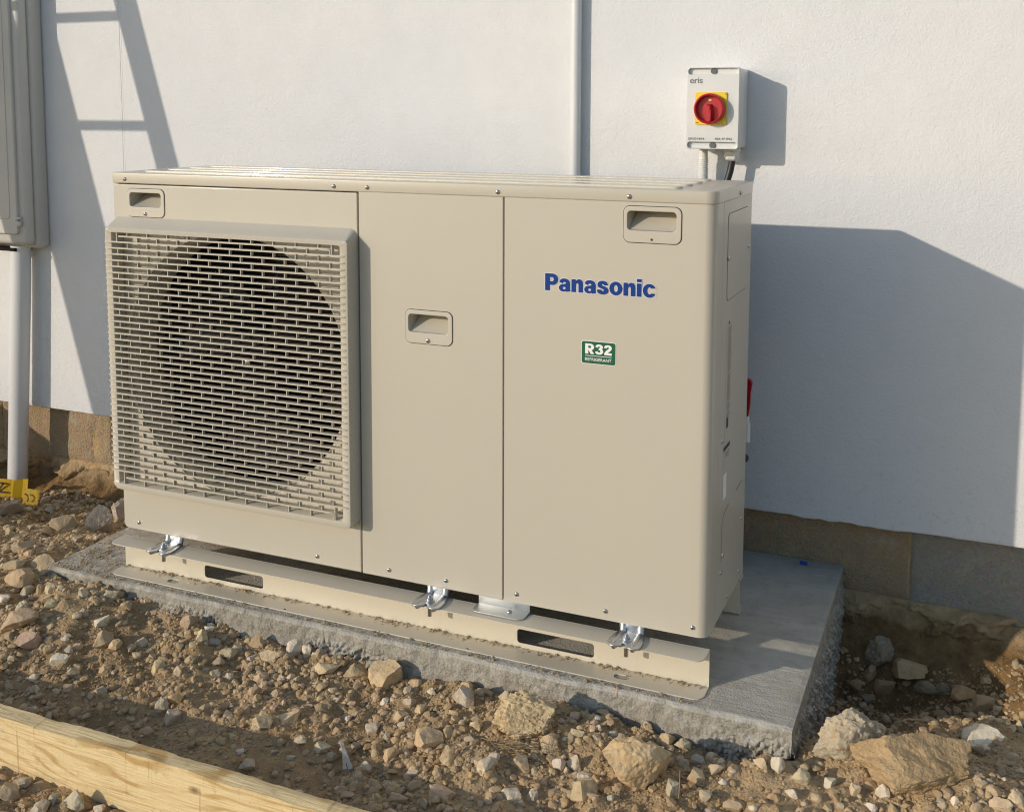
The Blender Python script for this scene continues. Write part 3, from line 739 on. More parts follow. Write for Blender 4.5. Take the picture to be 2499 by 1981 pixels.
arc([(.150, .1905), (.135, .1895), (.118, .1865), (.106, .182), (.099, .176), (.0955, .168), (.0945, .155), (.0945, .10)]); arc([(.212, .1955), (.266, .1980)])
fin('knock_out_line', bm, M['seam'], side, None)
lab = plate('rating_print', [rr(.1005, .2700, .1480, .5260, .001)], .0002, 'side', W + .0003, M['beige'], side)
bm = bmesh.new(); z = .521
while z > .285:
    y = .110 + rnd.uniform(0, .004); e = .1445 - rnd.uniform(0, .012)
    if .36 < z or z < .296:
        while y < e:
            w = rnd.uniform(.002, .007); bm.faces.new([bm.verts.new((W + .0006, yy, zz)) for yy, zz in ((y, z), (min(y + w, e), z), (min(y + w, e), z + .0016), (y, z + .0016))]); y += w + .0012
    z -= .0040 if rnd.random() < .9 else .009
tag(fin('small_print', bm, M['greyprint'], lab, None), kind='stuff')
bm = bmesh.new()
for (y0, y1, z0, z1) in ((.112, .128, .341, .360), (.096, .146, .303, .3105), (.116, .123, .529, .5345)):
    bm.faces.new([bm.verts.new((W + .0006, y, z)) for y, z in ((y0, z0), (y1, z0), (y1, z1), (y0, z1))])
tag(fin('print_blocks', bm, M['blackprint'], lab, None), kind='stuff')
plate('white_label', [rr(.098, .2135, .1235, .2590, .001)], .0003, 'side', W + .0005, M['white'], side)

# --- feet, brackets, bolts
def foot(x):
    yf = -.0560; zt = -.0145
    w = .0305; lob = .0140
    cx = x
    outline = [(cx - .0225, .006)]
    outline += [(cx - w, -.028)] + [(cx - w + lob - lob * math.cos(a), yf + lob - lob * math.sin(a) * 1.0) for a in [math.pi * k / 14 for k in range(0, 15)]]
    outline += [(cx - .0035, -.041), (cx + .0035, -.041)]
    outline += [(cx + w - lob - lob * math.cos(a), yf + lob - lob * math.sin(a)) for a in [math.pi * k / 14 for k in range(0, 15)]] + [(cx + w, -.028), (cx + .0225, .006)]
    o = plate('foot', [outline], .0030, 'top', zt, M['zinc'], hp, .0009, 2)
    bm = bmesh.new(); bx(bm, cx - .0225, cx + .0225, .0035, .0062, zt - .003, .004, .0008); fin('upright', bm, M['zinc'], o)
    for s in (-1, 1):
        bm = bmesh.new(); a = cx + s * .0160
        tube(bm, [(a, .0075, .002), (a, .0065, -.005), (a, .0030, zt - .0020), (a + s * .0005, -.008, zt - .0044), (a + s * .001, -.030, zt - .0046), (a + s * .001, -.0455, zt - .0052), (a + s * .001, -.0505, zt - .0075)], [.0058, .0064, .0068, .0068, .0066, .0060, .003], 14)
        fin('pressed_rib', bm, M['zinc'], o)
    bm = bmesh.new(); lathe(bm, [(.0095, 0), (.0095, .0014), (.0082, .0018), (.0066, .0020), (.0066, .0062), (.0056, .0072), (0, .0072)], (cx, -.0290, zt + .0002), (0, 0, 1), 24)
    lathe(bm, [(.0036, 0), (.0036, .004), (0, .0045)], (cx, -.0290, zt + .007), (0, 0, 1), 14); fin('bolt', bm, M['zinc'], o)
    bm = bmesh.new(); cyl(bm, (cx, -.0290, -.0200), (cx, -.0290, -.0440), .0040, n=14); fin('bolt_shank', bm, M['screw'], o)
for x in (.1310, .7615, 1.1470): foot(x)
bm = bmesh.new(); bx(bm, .8478, .9514, .0042, .0062, -.0155, .006, .0005)
fb = fin('floor_bracket', bm, M['galv'] if 'galv' in M else M['zinc'], hp)
M['galv'] = mat('dull_galvanised', (.50, .51, .50), .45, .85); fb.data.materials[0] = M['galv']
plate('floor_tab', [rr(.8478, -.0320, .9514, .0062, .010, 6, (.012, .014, .001, .001))], .0018, 'top', -.0155, M['galv'], fb, .0004)
screw(fb, .9165, -.0095, -.0155, 'top', 1.1)

for x in (.131, 1.147):
    bm = bmesh.new(); bx(bm, x - .022, x + .022, .262, .305, -.0184, -.0017, .002); fin('rear_foot', bm, M['zinc'], hp)

# ------------------------------------------------------------------ mounting rails
def rail(name, y, x0, x1, label, out):
    """C-shaped rail: a web with cut-outs and two flanges that point `out` in y"""
    t = .002; zt = -.0186; web_y = y
    r = thing(name, ((x0 + x1) / 2, y, ZS), label, 'mounting rail', 'rails under the heat pump')
    holes = [rr(x0 + .214, ZS + .0105, x0 + .362, ZS + .037, .006), rr(x0 + .930, ZS + .0105, x0 + 1.080, ZS + .037, .006)]
    plate('web', [rr(x0, ZS + .0005, x1, zt, .0005, 1)] + holes, t, 'front', web_y, M['rail'], r, .0004, 1)
    fy = web_y + out * .050
    rsx = (.020, .020, .0005, .0005) if out < 0 else (.0005, .0005, .020, .020)
    lo, hi = min(web_y, fy), max(web_y, fy)
    slots = [rr(x0 + .140, fy - out * .0225 - .0080, x0 + .168, fy - out * .0225 + .0080, .0078), rr(x0 + 1.127, fy - out * .0225 - .0080, x0 + 1.155, fy - out * .0225 + .0080, .0078),
             circ(x0 + .446, fy - out * .007, .0032, 16), circ(x0 + .850, fy - out * .007, .0032, 16)]
    plate('flange', [rr(x0, lo, x1, hi, .02, 8, rsx)] + slots, t, 'top', ZS + t + .0003, M['rail'], r, .0004, 1)
    plate('flange', [rr(x0, lo, x1, hi, .02, 8, rsx)], t, 'top', zt, M['rail'], r, .0004, 1)
    return r
rail('mounting_rail', .0030, -.003, 1.2870, 'cream steel channel rail under the front of the heat pump', -1)
rail('mounting_rail', .3010, -.003, 1.2780, 'cream steel rail behind, under the heat pump\'s rear edge', 1)

# stones picked out in the photograph: x, y, width, height, kind, label
STONES = [
(-0.164,-0.063,0.074,0.060,'tan',"tan rock leaning against the slab's front left corner"),
(-0.219,-0.104,0.050,0.029,'tan',''),
(-0.168,-0.131,0.067,0.048,'brown',"rounded brown rock below the tan rock at the slab's left corner"),
(-0.137,-0.144,0.033,0.027,'grey',''),
(-0.077,-0.135,0.026,0.028,'olive',''),
(-0.112,-0.133,0.017,0.027,'brown',''),
(0.018,-0.142,0.024,0.022,'white',''),
(0.061,-0.110,0.032,0.023,'grey',''),
(0.114,-0.122,0.029,0.026,'brown',''),
(-0.066,-0.227,0.021,0.027,'white',''),
(-0.029,-0.263,0.078,0.035,'brown',"long flat brown stone lying at the photo's left edge"),
(0.028,-0.293,0.056,0.034,'red',"reddish brown half-buried stone near the photo's left edge"),
(0.158,-0.233,0.046,0.037,'brown',''),
(0.124,-0.312,0.035,0.027,'white',"chalky white stone just above the plank's shadow on the left"),
(0.166,-0.323,0.032,0.031,'grey',''),
(0.111,-0.254,0.020,0.020,'tan',''),
(0.103,-0.269,0.019,0.019,'white',''),
(0.303,-0.251,0.028,0.034,'tan',''),
(-0.325,0.253,0.080,0.097,'rough',"big pitted grey-brown rock standing behind the slab's left edge"),
(-0.367,0.373,0.043,0.092,'rough','narrow pale rock wedged between the pitted rock and the heat pump'),
(-0.417,0.234,0.071,0.044,'dark','dark rounded rock in the shade beside the pitted rock'),
(-0.666,0.295,0.068,0.034,'dark',''),
(-0.397,0.155,0.040,0.027,'brown',''),
(-0.295,-0.003,0.056,0.029,'dark',''),
(-0.231,0.093,0.033,0.020,'dark',''),
(0.265,-0.114,0.039,0.025,'red',''),
(0.321,-0.146,0.029,0.034,'tan',''),
(0.336,-0.130,0.029,0.023,'grey',''),
(0.386,-0.121,0.024,0.020,'white',''),
(0.385,-0.149,0.040,0.023,'olive',''),
(0.420,-0.102,0.036,0.033,'brown',''),
(0.505,-0.105,0.038,0.040,'white',"chunky pale stone propped against the slab's front face"),
(0.531,-0.094,0.022,0.035,'white','pointed white stone standing upright against the slab'),
(0.478,-0.139,0.051,0.030,'tan',''),
(0.593,-0.321,0.042,0.027,'tan',''),
(0.623,-0.290,0.044,0.025,'tan',"flat-topped tan stone at the edge of the plank's shadow"),
(0.405,-0.321,0.035,0.027,'orange',''),
(0.392,-0.341,0.028,0.038,'grey',''),
(0.427,-0.356,0.032,0.026,'grey',''),
(0.604,-0.137,0.055,0.023,'tan',''),
(0.655,-0.122,0.046,0.031,'brown',''),
(0.719,-0.118,0.073,0.054,'orange',"smooth round orange-tan boulder lying by the slab's front face"),
(0.883,-0.133,0.045,0.060,'pale',"tall pale pointed rock standing by the slab's front face"),
(0.878,-0.268,0.060,0.029,'orange','long angular orange-tan stone in the middle of the gravel'),
(0.928,-0.288,0.028,0.045,'tan','upright pointed tan shard beside the long angular stone'),
(0.832,-0.307,0.028,0.025,'orange',''),
(0.762,-0.240,0.031,0.024,'grey',''),
(0.796,-0.252,0.017,0.018,'grey',''),
(0.955,-0.368,0.051,0.022,'red',''),
(0.896,-0.393,0.032,0.017,'brown',''),
(0.938,-0.390,0.020,0.023,'grey',''),
(0.875,-0.370,0.032,0.026,'brown',''),
(0.710,-0.321,0.032,0.018,'grey',''),
(0.734,-0.325,0.023,0.017,'grey',''),
(1.018,-0.191,0.109,0.075,'crumb','large crumbly tan boulder with knobbly face resting against the slab'),
(1.074,-0.201,0.039,0.027,'crumb','small crumbly lump at the foot of the large crumbly boulder'),
(1.042,-0.255,0.033,0.035,'tan',''),
(1.096,-0.227,0.025,0.024,'white',''),
(1.118,-0.212,0.026,0.032,'white',''),
(1.001,-0.300,0.038,0.023,'white',''),
(1.054,-0.317,0.038,0.031,'pale',''),
(1.080,-0.296,0.019,0.029,'white',''),
(1.161,-0.277,0.047,0.043,'tan','smooth earthy tan lump left of the large orange boulder'),
(1.106,-0.164,0.027,0.018,'olive',''),
(0.939,-0.198,0.026,0.025,'tan',''),
(1.226,-0.236,0.105,0.098,'bigorange','largest orange boulder standing in the gravel before the slab'),
(1.285,-0.228,0.024,0.034,'grey',''),
(1.240,-0.091,0.033,0.021,'orange',''),
(1.267,-0.089,0.031,0.017,'olive',''),
(1.298,-0.117,0.024,0.025,'grey',''),
(1.309,-0.173,0.030,0.037,'tan',''),
(1.426,-0.124,0.025,0.041,'pale',"upright pale stone at the slab's front right corner"),
(1.402,-0.131,0.027,0.018,'tan',''),
(1.333,-0.152,0.030,0.017,'tan',''),
(1.335,-0.215,0.023,0.014,'grey',''),
(1.532,-0.059,0.127,0.083,'quartz',"large jagged rock with white streaks beside the slab's right side"),
(1.634,-0.104,0.212,0.089,'earth','broad earth-coloured boulder half buried beside the jagged rock'),
(1.718,0.121,0.083,0.044,'pale',"long pale jagged rock near the photo's right edge"),
(1.720,0.106,0.031,0.022,'red',''),
(1.585,-0.117,0.026,0.027,'pale',''),
(1.544,-0.124,0.020,0.024,'tan',''),
(1.686,-0.111,0.013,0.015,'white',''),
(1.769,-0.089,0.026,0.036,'tan',''),
(1.748,-0.100,0.036,0.026,'tan',''),
(1.509,-0.166,0.016,0.019,'olive',''),
(1.570,-0.143,0.020,0.021,'pale',''),
(1.785,0.231,0.017,0.026,'tan',''),
(1.698,0.129,0.018,0.013,'olive',''),
(1.529,0.545,0.071,0.069,'bluegrey','knobbly blue-grey concrete lump in the trench below the plinth'),
(1.511,0.535,0.024,0.041,'brown',''),
(1.587,0.525,0.078,0.038,'tan','flat tan stone lying in the shaded trench'),
(1.542,0.521,0.043,0.035,'red',''),
(1.484,0.511,0.041,0.032,'brown',''),
(1.511,0.504,0.031,0.024,'bluegrey',''),
(1.623,0.510,0.050,0.026,'bluegrey',''),
(1.693,0.480,0.054,0.032,'brown',''),
(1.735,0.431,0.054,0.034,'brown',''),
(1.653,0.511,0.030,0.026,'bluegrey',''),
(0.329,-0.620,0.038,0.039,'grey',''),
(0.325,-0.584,0.033,0.020,'grey',''),
(0.445,-0.593,0.038,0.032,'grey',''),
(0.405,-0.603,0.025,0.023,'grey',''),
(0.480,-0.584,0.021,0.017,'white',''),
(0.404,-0.627,0.031,0.019,'grey','')]

# ------------------------------------------------------------------ things on the wall
def isolator():
    x0, x1, z0, z1, yf = 1.1025, 1.2135, .8235, .9945, .4975
    t = thing('isolator_switch', ((x0 + x1) / 2, YW, z0), 'grey isolator box with a red rotary switch on the wall', 'switch')
    bm = bmesh.new(); bx(bm, x0 + .001, x1 - .0005, .5215, YW - .0005, z0 + .0015, z1 - .0015, .006, 4); fin('enclosure', bm, M['iso'], t)
    # cover: full height in the middle, scooped steps with a screw at top and bottom
    c = plate('cover', [rr(x0, z0, x1, z1, .007, 8)], .0150, 'front', .5060, M['iso'], t, .0025, 4)
    slot = lambda za, zb: rr(x0 + .0030, za, x1 - .0030, zb, (zb - za) * .46, 8)
    plate('raised_face', [rr(x0 + .0002, z0 + .0002, x1 - .0002, z1 - .0002, .0068, 8), slot(z0 + .0022, z0 + .0150), slot(z1 - .0150, z1 - .0022)], .0088, 'front', yf, M['iso'], c, .0012, 3)
    for z in (z1 - .0080, z0 + .0080): 
        bm = bmesh.new(); cyl(bm, (1.1578, .5063, z), (1.1578, .5030, z), .0064, n=20); bx(bm, 1.1578 - .0052, 1.1578 + .0052, .5026, .5032, z - .0007, z + .0007)
        fin('cover_screw', bm, M['darkscrew'], c)
    yp = plate('yellow_plate', [rr(1.1215, .8745, 1.1885, .9425, .003)], .0045, 'front', yf - .0035, M['yellow'], t, .0006)
    cx, cz = 1.1545, .9080
    bm = bmesh.new()
    lathe(bm, [(.0320, .0), (.0325, .004), (.0318, .016), (.0305, .0185), (.0290, .0190), (.0275, .0180), (.0262, .0060), (.0255, .0045), (0, .0045)], (cx, yf - .0035, cz), (0, -1, 0), 56)
    kn = fin('rotary_handle', bm, M['isored'], t, 45)
    bm = bmesh.new()
    prof = []
    w0, w1 = .0105, .0050
    pts = [(-w1, .0100), (-w0, -.0060), (-.0085, -.0270), (.0085, -.0270), (w0, -.0060), (w1, .0100)]
    pts2 = [(-.0032, .0060), (-.0052, -.0060), (-.0048, -.0262), (.0048, -.0262), (.0052, -.0060), (.0032, .0060)]
    A = [bm.verts.new((cx + x, yf - .0075, cz + z)) for x, z in pts]; Bv = [bm.verts.new((cx + x, yf - .0240, cz + z)) for x, z in pts2]
    for i in range(6): bm.faces.new((A[i], A[(i + 1) % 6], Bv[(i + 1) % 6], Bv[i]))
    bm.faces.new(Bv); bmesh.ops.recalc_face_normals(bm, faces=bm.faces[:])
    bmesh.ops.bevel(bm, geom=[e for e in bm.edges if not e.is_boundary], offset=.0010, segments=2, affect='EDGES')
    fin('grip', bm, M['isored'], kn, 40)
    bm = bmesh.new(); cyl(bm, (cx, yf - .0238, cz), (cx, yf - .0250, cz), .0030, n=18); fin('grip_screw', bm, M['isored'], kn)
    bm = bmesh.new(); bx(bm, cx - .003, cx + .003, yf - .0090, yf - .0084, cz + .0160, cz + .0205); fin('lock_slot', bm, M['brass'], kn, None)
    text('plate_mark', 'O', .006, 'front', yf - .0037, 1.1850, .9370, M['blackprint'], yp, width=.0022, height=.003)
    plate('plate_mark', [[(1.1235, .8782), (1.1270, .8782), (1.1270, .8772), (1.1298, .8788), (1.1270, .8804), (1.1270, .8793), (1.1235, .8793)]], .0002, 'front', yf - .0037, M['blackprint'], yp)
    text('lettering', 'eris', .014, 'front', yf - .0002, 1.1092, .9612, M['greyprint'], t, width=.0270, height=.0118, bold=.012, spacing=.95)
    text('lettering', 'ERS01404', .007, 'front', yf - .0002, 1.1080, .8427, M['greyprint'], t, width=.0340, height=.0050, bold=.012)
    text('lettering', '40A 4P IP65', .007, 'front', yf - .0002, 1.1640, .8430, M['greyprint'], t, width=.0368, height=.0050, bold=.012)
    # glands
    g = bmesh.new(); cyl(g, (1.1272, .555, z0 + .001), (1.1272, .555, .8020), .0092, n=24); cyl(g, (1.1272, .555, .8030), (1.1272, .555, .7990), .0100, n=24)
    fin('gland', g, M['gland'], t)
    g = bmesh.new(); lathe(g, [(.0175, 0), (.0175, .006), (.0150, .0065), (.0150, .0115)], (1.1895, .555, .8240), (0, 0, -1), 24); lathe(g, [(.0168, .0115), (.0168, .0175), (.0140, .0235), (.0085, .0265)], (1.1895, .555, .8240), (0, 0, -1), 6)
    fin('gland', g, M['gland'], t, 30)
M['darkscrew'] = mat('dark_plastic_screw', (.10, .10, .105), .45)
isolator()
def conduit():
    bm = bmesh.new(); prof = []; z = .8015; n = 0
    pts = [Vector((1.1272, .555, .8015)), Vector((1.1275, .556, .70)), Vector((1.130, .555, .55)), Vector((1.15, .49, .42))]
    prof = []; k = 0; zz = 0
    while zz < .30:
        prof += [(.0108, zz), (.0108, zz + .0018), (.0092, zz + .0024), (.0092, zz + .0036)]; zz += .0042
    lathe(bm, prof, (1.1272, .555, .8010), (0, .02, -1), 28)
    tag(fin('corrugated_conduit', bm, M['gland'], None, 30), 'white corrugated conduit dropping from the isolator box', 'conduit')
    bm = bmesh.new(); tube(bm, [(1.1895, .555, .805), (1.1890, .555, .793), (1.1860, .5545, .775), (1.1805, .553, .755), (1.174, .55, .72), (1.165, .545, .64), (1.16, .53, .5), (1.16, .47, .42), (1.16, .33, .40)], .0075, 16)
    tag(fin('black_cable', bm, M['cable']), 'thick black cable bending down from the isolator box', 'cable')
conduit()
# slim service pipe on the wall
bm = bmesh.new(); tube(bm, [(.8240, .5780, z) for z in (3.3, 2, 1.2, .9, .5, .30)], .0125, 24)
tag(fin('service_pipe', bm, M['pvc']), 'slim white vertical pipe fixed to the wall behind the heat pump', 'pipe')

def meter_box():
    t = thing('meter_box', (-1.06, YW, .505), 'cream meter cabinet on the wall at the photo\'s left edge', 'meter cabinet')
    bm = bmesh.new(); bx(bm, -1.36, -.7975, .5470, YW - .0005, .5050, 1.40, .010, 4); fin('back_box', bm, M['meter'], t)
    bm = bmesh.new(); bx(bm, -1.35, -.8040, .5150, .5500, .5160, 1.39, .014, 4); fin('surround', bm, M['meter'], t)
    d = plate('door', [rr(-1.33, .5480, -.8310, 1.37, .010)], .016, 'front', .5060, M['meter'], t, .003, 3)
    plate('door_panel', [rr(-1.29, .590, -.8560, 1.33, .014)], .004, 'front', .5045, M['meter'], d, .0014, 3)
    bm = bmesh.new(); bx(bm, -.8390, -.8180, .5030, .5120, .5720, .5860, .002); bx(bm, -.8390, -.8180, .5030, .5120, .5920, .5990, .002); fin('hinge', bm, M['meter'], d)
    bm = bmesh.new(); bx(bm, -.99, -.86, .520, .585, .4965, .5060, .002); fin('cable_slot', bm, M['dark'], t)
meter_box()
bm = bmesh.new(); tube(bm, [(-.872, .553, .510), (-.876, .553, .42), (-.894, .550, .15), (-.9180, .547, -.20), (-.925, .546, -.30)], .0280, 32)
dp = tag(fin('drop_pipe', bm, M['pvc']), 'thick white pipe running from the meter cabinet into the ground', 'pipe')

# red-handled valve and pipe behind the unit
v = thing('shut_off_valve', (1.262, .40, .20), 'red-handled shut-off valve just behind the heat pump\'s right side', 'valve')
bm = bmesh.new(); tube(bm, [(1.220, .30, .240), (1.225, .36, .240), (1.232, .40, .242), (1.230, .44, .25), (1.215, .50, .26), (1.20, .64, .26)], .014, 18); fin('body', bm, M['gland'], v)
bm = bmesh.new(); cyl(bm, (1.262, .40, .235), (1.262, .40, .275), .010, n=18); cyl(bm, (1.262, .40, .272), (1.262, .40, .288), .0075, n=18); fin('stem', bm, M['gland'], v)
bm = bmesh.new()
outl = [(.247, .286), (.271, .286), (.2745, .31), (.2755, .34), (.2785, .358), (.272, .366), (.262, .366), (.254, .358), (.250, .33)]
A = [bm.verts.new((.996 + x, .393, z)) for x, z in outl]; Bq = [bm.verts.new((.996 + x, .407, z)) for x, z in outl]
bm.faces.new(A); bm.faces.new(Bq[::-1])
for i in range(len(A)): bm.faces.new((A[i], Bq[i], Bq[(i + 1) % len(A)], A[(i + 1) % len(A)]))
bmesh.ops.recalc_face_normals(bm, faces=bm.faces[:]); bmesh.ops.bevel(bm, geom=bm.edges[:], offset=.002, segments=2, affect='EDGES'); fin('handle', bm, M['isored'], v)
bm = bmesh.new(); lathe(bm, [(.008, 0), (.009, .004), (.007, .010), (0, .012)], (1.258, .40, .200), (1, -.3, 0), 16); fin('drain_cap', bm, M['cable'], v)

# ------------------------------------------------------------------ unseen ladder read from its shadow; board and blocks added for theirs
LEAN, LZT = .39, 2.7
def leany(z): return YW - .045 - LEAN * (LZT - z)
def ladder():
    zg = float(ground_h(-1.1, leany(-.19)))
    t = thing('ladder', (-1.094, leany(zg), zg), 'aluminium ladder leaning on the wall, seen only by its rung shadows', 'ladder')
    for x in (-.958, -1.275):
        bm = bmesh.new(); q = [(x - .0125, x + .0125)]
        vs = []
        for z in (zg, 3.1):
            y = leany(z)
            vs.append([bm.verts.new((x + sx * .0125, y + sy * .037, z)) for sx, sy in ((-1, -1), (1, -1), (1, 1), (-1, 1))])
        for i in range(4): bm.faces.new((vs[0][i], vs[0][(i + 1) % 4], vs[1][(i + 1) % 4], vs[1][i]))
        bm.faces.new(vs[0][::-1]); bm.faces.new(vs[1]); fin('stile', bm, M['alu'], t, None)
    z = 1.1105 - .262 * 4
    while z < 3.0:
        bm = bmesh.new(); cyl(bm, (-1.2625, leany(z), z), (-.9705, leany(z), z), .0135, n=12); fin('rung', bm, M['alu'], t); z += .262
ladder()
def board():  # board added beside the ladder to widen the cast shadow
    zg = float(ground_h(-1.35, leany(-.19)))
    bm = bmesh.new(); vs = []
    for z in (zg, 2.9):
        y = leany(z); vs.append([bm.verts.new((x, y + s * .02, z)) for x, s in ((-1.450, -1), (-1.286, -1), (-1.286, 1), (-1.450, 1))])
    for i in range(4): bm.faces.new((vs[0][i], vs[0][(i + 1) % 4], vs[1][(i + 1) % 4], vs[1][i]))
    bm.faces.new(vs[0][::-1]); bm.faces.new(vs[1])
    tag(fin('shadow_board', bm, M['plank'], None, None), 'wide timber board added out of view beside the ladder to widen its shadow', 'board')
board()
for k in range(2):  # pair of blocks added out of view to shade the plinth's left end
    bm = bmesh.new(); zg = -.215; bx(bm, -1.83, -1.390, .02, .30, zg + .178 * k, zg + .178 * k + .176, .004)
    o = fin('shadow_block', bm, M['block']); o.color = (.3, .3, .29, 1)
    tag(o, ['grey block added out of view to cast shade, lower of a pair', 'grey block added out of view to cast shade, resting on another'][k], 'block', 'added shadow blocks')

# ------------------------------------------------------------------ plank
def plank():
    n = 260; xs = np.linspace(-.70, 1.55, n); sec = []
    y0, y1, zb, zt = -.5690, -.5405, -.177, -.0755
    prof = []
    m = 9
    for k in range(m): prof.append((y0, zb + (zt - zb) * k / (m - 1)))          # front face
    for k in range(1, 4): prof.append((y0 + (y1 - y0) * k / 4, zt))
    for k in range(m): prof.append((y1, zt - (zt - zb) * k / (m - 1)))
    for k in range(1, 4): prof.append((y1 + (y0 - y1) * k / 4, zb))
    P = np.zeros((n, len(prof) + 1, 3))
    for j in range(len(prof) + 1):
        y, z = prof[j % len(prof)]
        bow = .004 * np.sin((xs + .7) * 1.4); wane = np.where(z > zt - .003, .0028 * fbm(xs * 7, 0 * xs + y * 40, 0 * xs, 3, 87), 0) + (z < zb + .003) * (.005 * fbm(xs * 3, 0 * xs, 0 * xs, 2, 83))
        rough = .0006 * fbm(xs * 60, 0 * xs + y * 300, 0 * xs + z * 120, 2, 88)
        P[:, j, 0] = xs; P[:, j, 1] = y + bow + rough; P[:, j, 2] = z + wane + rough
    V, F = grid(P); me = np_mesh('timber_plank', V, F[:, ::-1], M['plank']); 
    bm = bmesh.new(); bm.from_mesh(me); bmesh.ops.remove_doubles(bm, verts=bm.verts[:], dist=1e-6); bmesh.ops.holes_fill(bm, edges=[e for e in bm.edges if e.is_boundary]); bmesh.ops.recalc_face_normals(bm, faces=bm.faces[:]); bm.to_mesh(me); bm.free()
    me.shade_smooth(); me.set_sharp_from_angle(angle=math.radians(40))
    tag(link(bpy.data.objects.new('timber_plank', me)), 'pale sawn timber plank standing on edge in the gravel', 'plank')
plank()

# ------------------------------------------------------------------ stones
def ico(sub):
    bm = bmesh.new(); bmesh.ops.create_icosphere(bm, subdivisions=sub, radius=1)
    V = np.array([v.co[:] for v in bm.verts]); F = np.array([[v.index for v in f.verts] for f in bm.faces]); bm.free(); return V, F
ICO = {s: ico(s) for s in (1, 2, 3, 4, 5, 6)}
def rock_verts(sub, seed, cuts=11, rough=.06, fine=.02, crumble=0.0, keep=(.5, .86)):
    """broken stone: a lump knocked flat by many planes, so that it keeps crisp fracture edges"""
    r = np.random.default_rng(seed); V, F = ICO[sub]; V = V.copy(); s = seed * 3.7
    V = V * (1 + rough * 1.6 * fbm(V[:, 0] * 1.3 + s, V[:, 1] * 1.3, V[:, 2] * 1.3, 2, seed + 3))[:, None]
    for _ in range(cuts):
        n = r.normal(size=3); n /= np.linalg.norm(n); d = r.uniform(*keep)
        wob = .018 * vnoise(V[:, 0] * 5 + s, V[:, 1] * 5, V[:, 2] * 5, seed + _) if sub > 3 else 0
        V = V - np.maximum(0, V @ n - d - wob)[:, None] * n
    N = V / np.linalg.norm(V, axis=1)[:, None]
    V = V + N * (rough * .35 * fbm(V[:, 0] * 4 + s, V[:, 1] * 4, V[:, 2] * 4, 3, seed) + fine * fbm(V[:, 0] * 13 + s, V[:, 1] * 13, V[:, 2] * 13, 2, seed + 5))[:, None]
    if crumble: V = V + N * (crumble * (np.abs(vnoise(V[:, 0] * 7 + s, V[:, 1] * 7, V[:, 2] * 7, seed + 9)) + .5 * np.abs(vnoise(V[:, 0] * 17, V[:, 1] * 17, V[:, 2] * 17, seed + 4)) - .4))[:, None]
    return V / np.abs(V).max(0), F
def rock_mesh(*a, **k):
    V, F = rock_verts(*a, **k); me = np_mesh('stone', V, F, M['rock']); me.set_sharp_from_angle(angle=math.radians(32)); return me
LIB = [rock_mesh(4, 100 + i, cuts=13 + i % 8, rough=.12, fine=.014, keep=(.46, .84)) for i in range(14)]
TINT = dict(tan=(.60, .445, .25), brown=(.48, .335, .175), grey=(.50, .41, .27), white=(.70, .60, .43), olive=(.56, .46, .255), red=(.50, .325, .195), orange=(.62, .43, .215),
            pale=(.70, .595, .44), rough=(.54, .455, .33), dark=(.33, .24, .14), crumb=(.60, .43, .22), bigorange=(.60, .40, .185), quartz=(.50, .405, .275), earth=(.37, .25, .125), bluegrey=(.31, .275, .215))
BIG = dict(rough=dict(sub=5, cuts=16, rough=.10, fine=.03, crumble=.05), crumb=dict(sub=6, cuts=14, rough=.12, fine=.03, crumble=.09), bigorange=dict(sub=6, cuts=24, rough=.12, fine=.014, crumble=.014, keep=(.5, .86)),
           quartz=dict(sub=6, cuts=26, rough=.20, fine=.03, crumble=.06, keep=(.5, .88)), earth=dict(sub=6, cuts=16, rough=.16, fine=.02, crumble=.03), bluegrey=dict(sub=4, cuts=5, rough=.12, fine=.05, crumble=.14))
WORD = dict(tan='tan', brown='brown', grey='grey', white='chalky white', olive='olive-tinged', red='reddish', orange='orange-tan', pale='pale', dark='dark', bluegrey='blue-grey')
def zone(x, y):
    if y > .08 and x > 1.3: return 'in the shaded trench beside the slab', 'trench stones'
    if x < -.17: return 'on the ground left of the slab', 'stones left of the slab'
    if y < -.57: return 'in front of the timber plank', 'stones before the plank'
    if x > 1.42: return 'in the gravel right of the slab\'s front corner', 'stones right of the slab'
    if y > -.16: return 'lying along the slab\'s front face', 'stones along the slab'
    return 'in the gravel between plank and slab', 'stones between plank and slab'
used = []; LAND = []; LOOSE = []
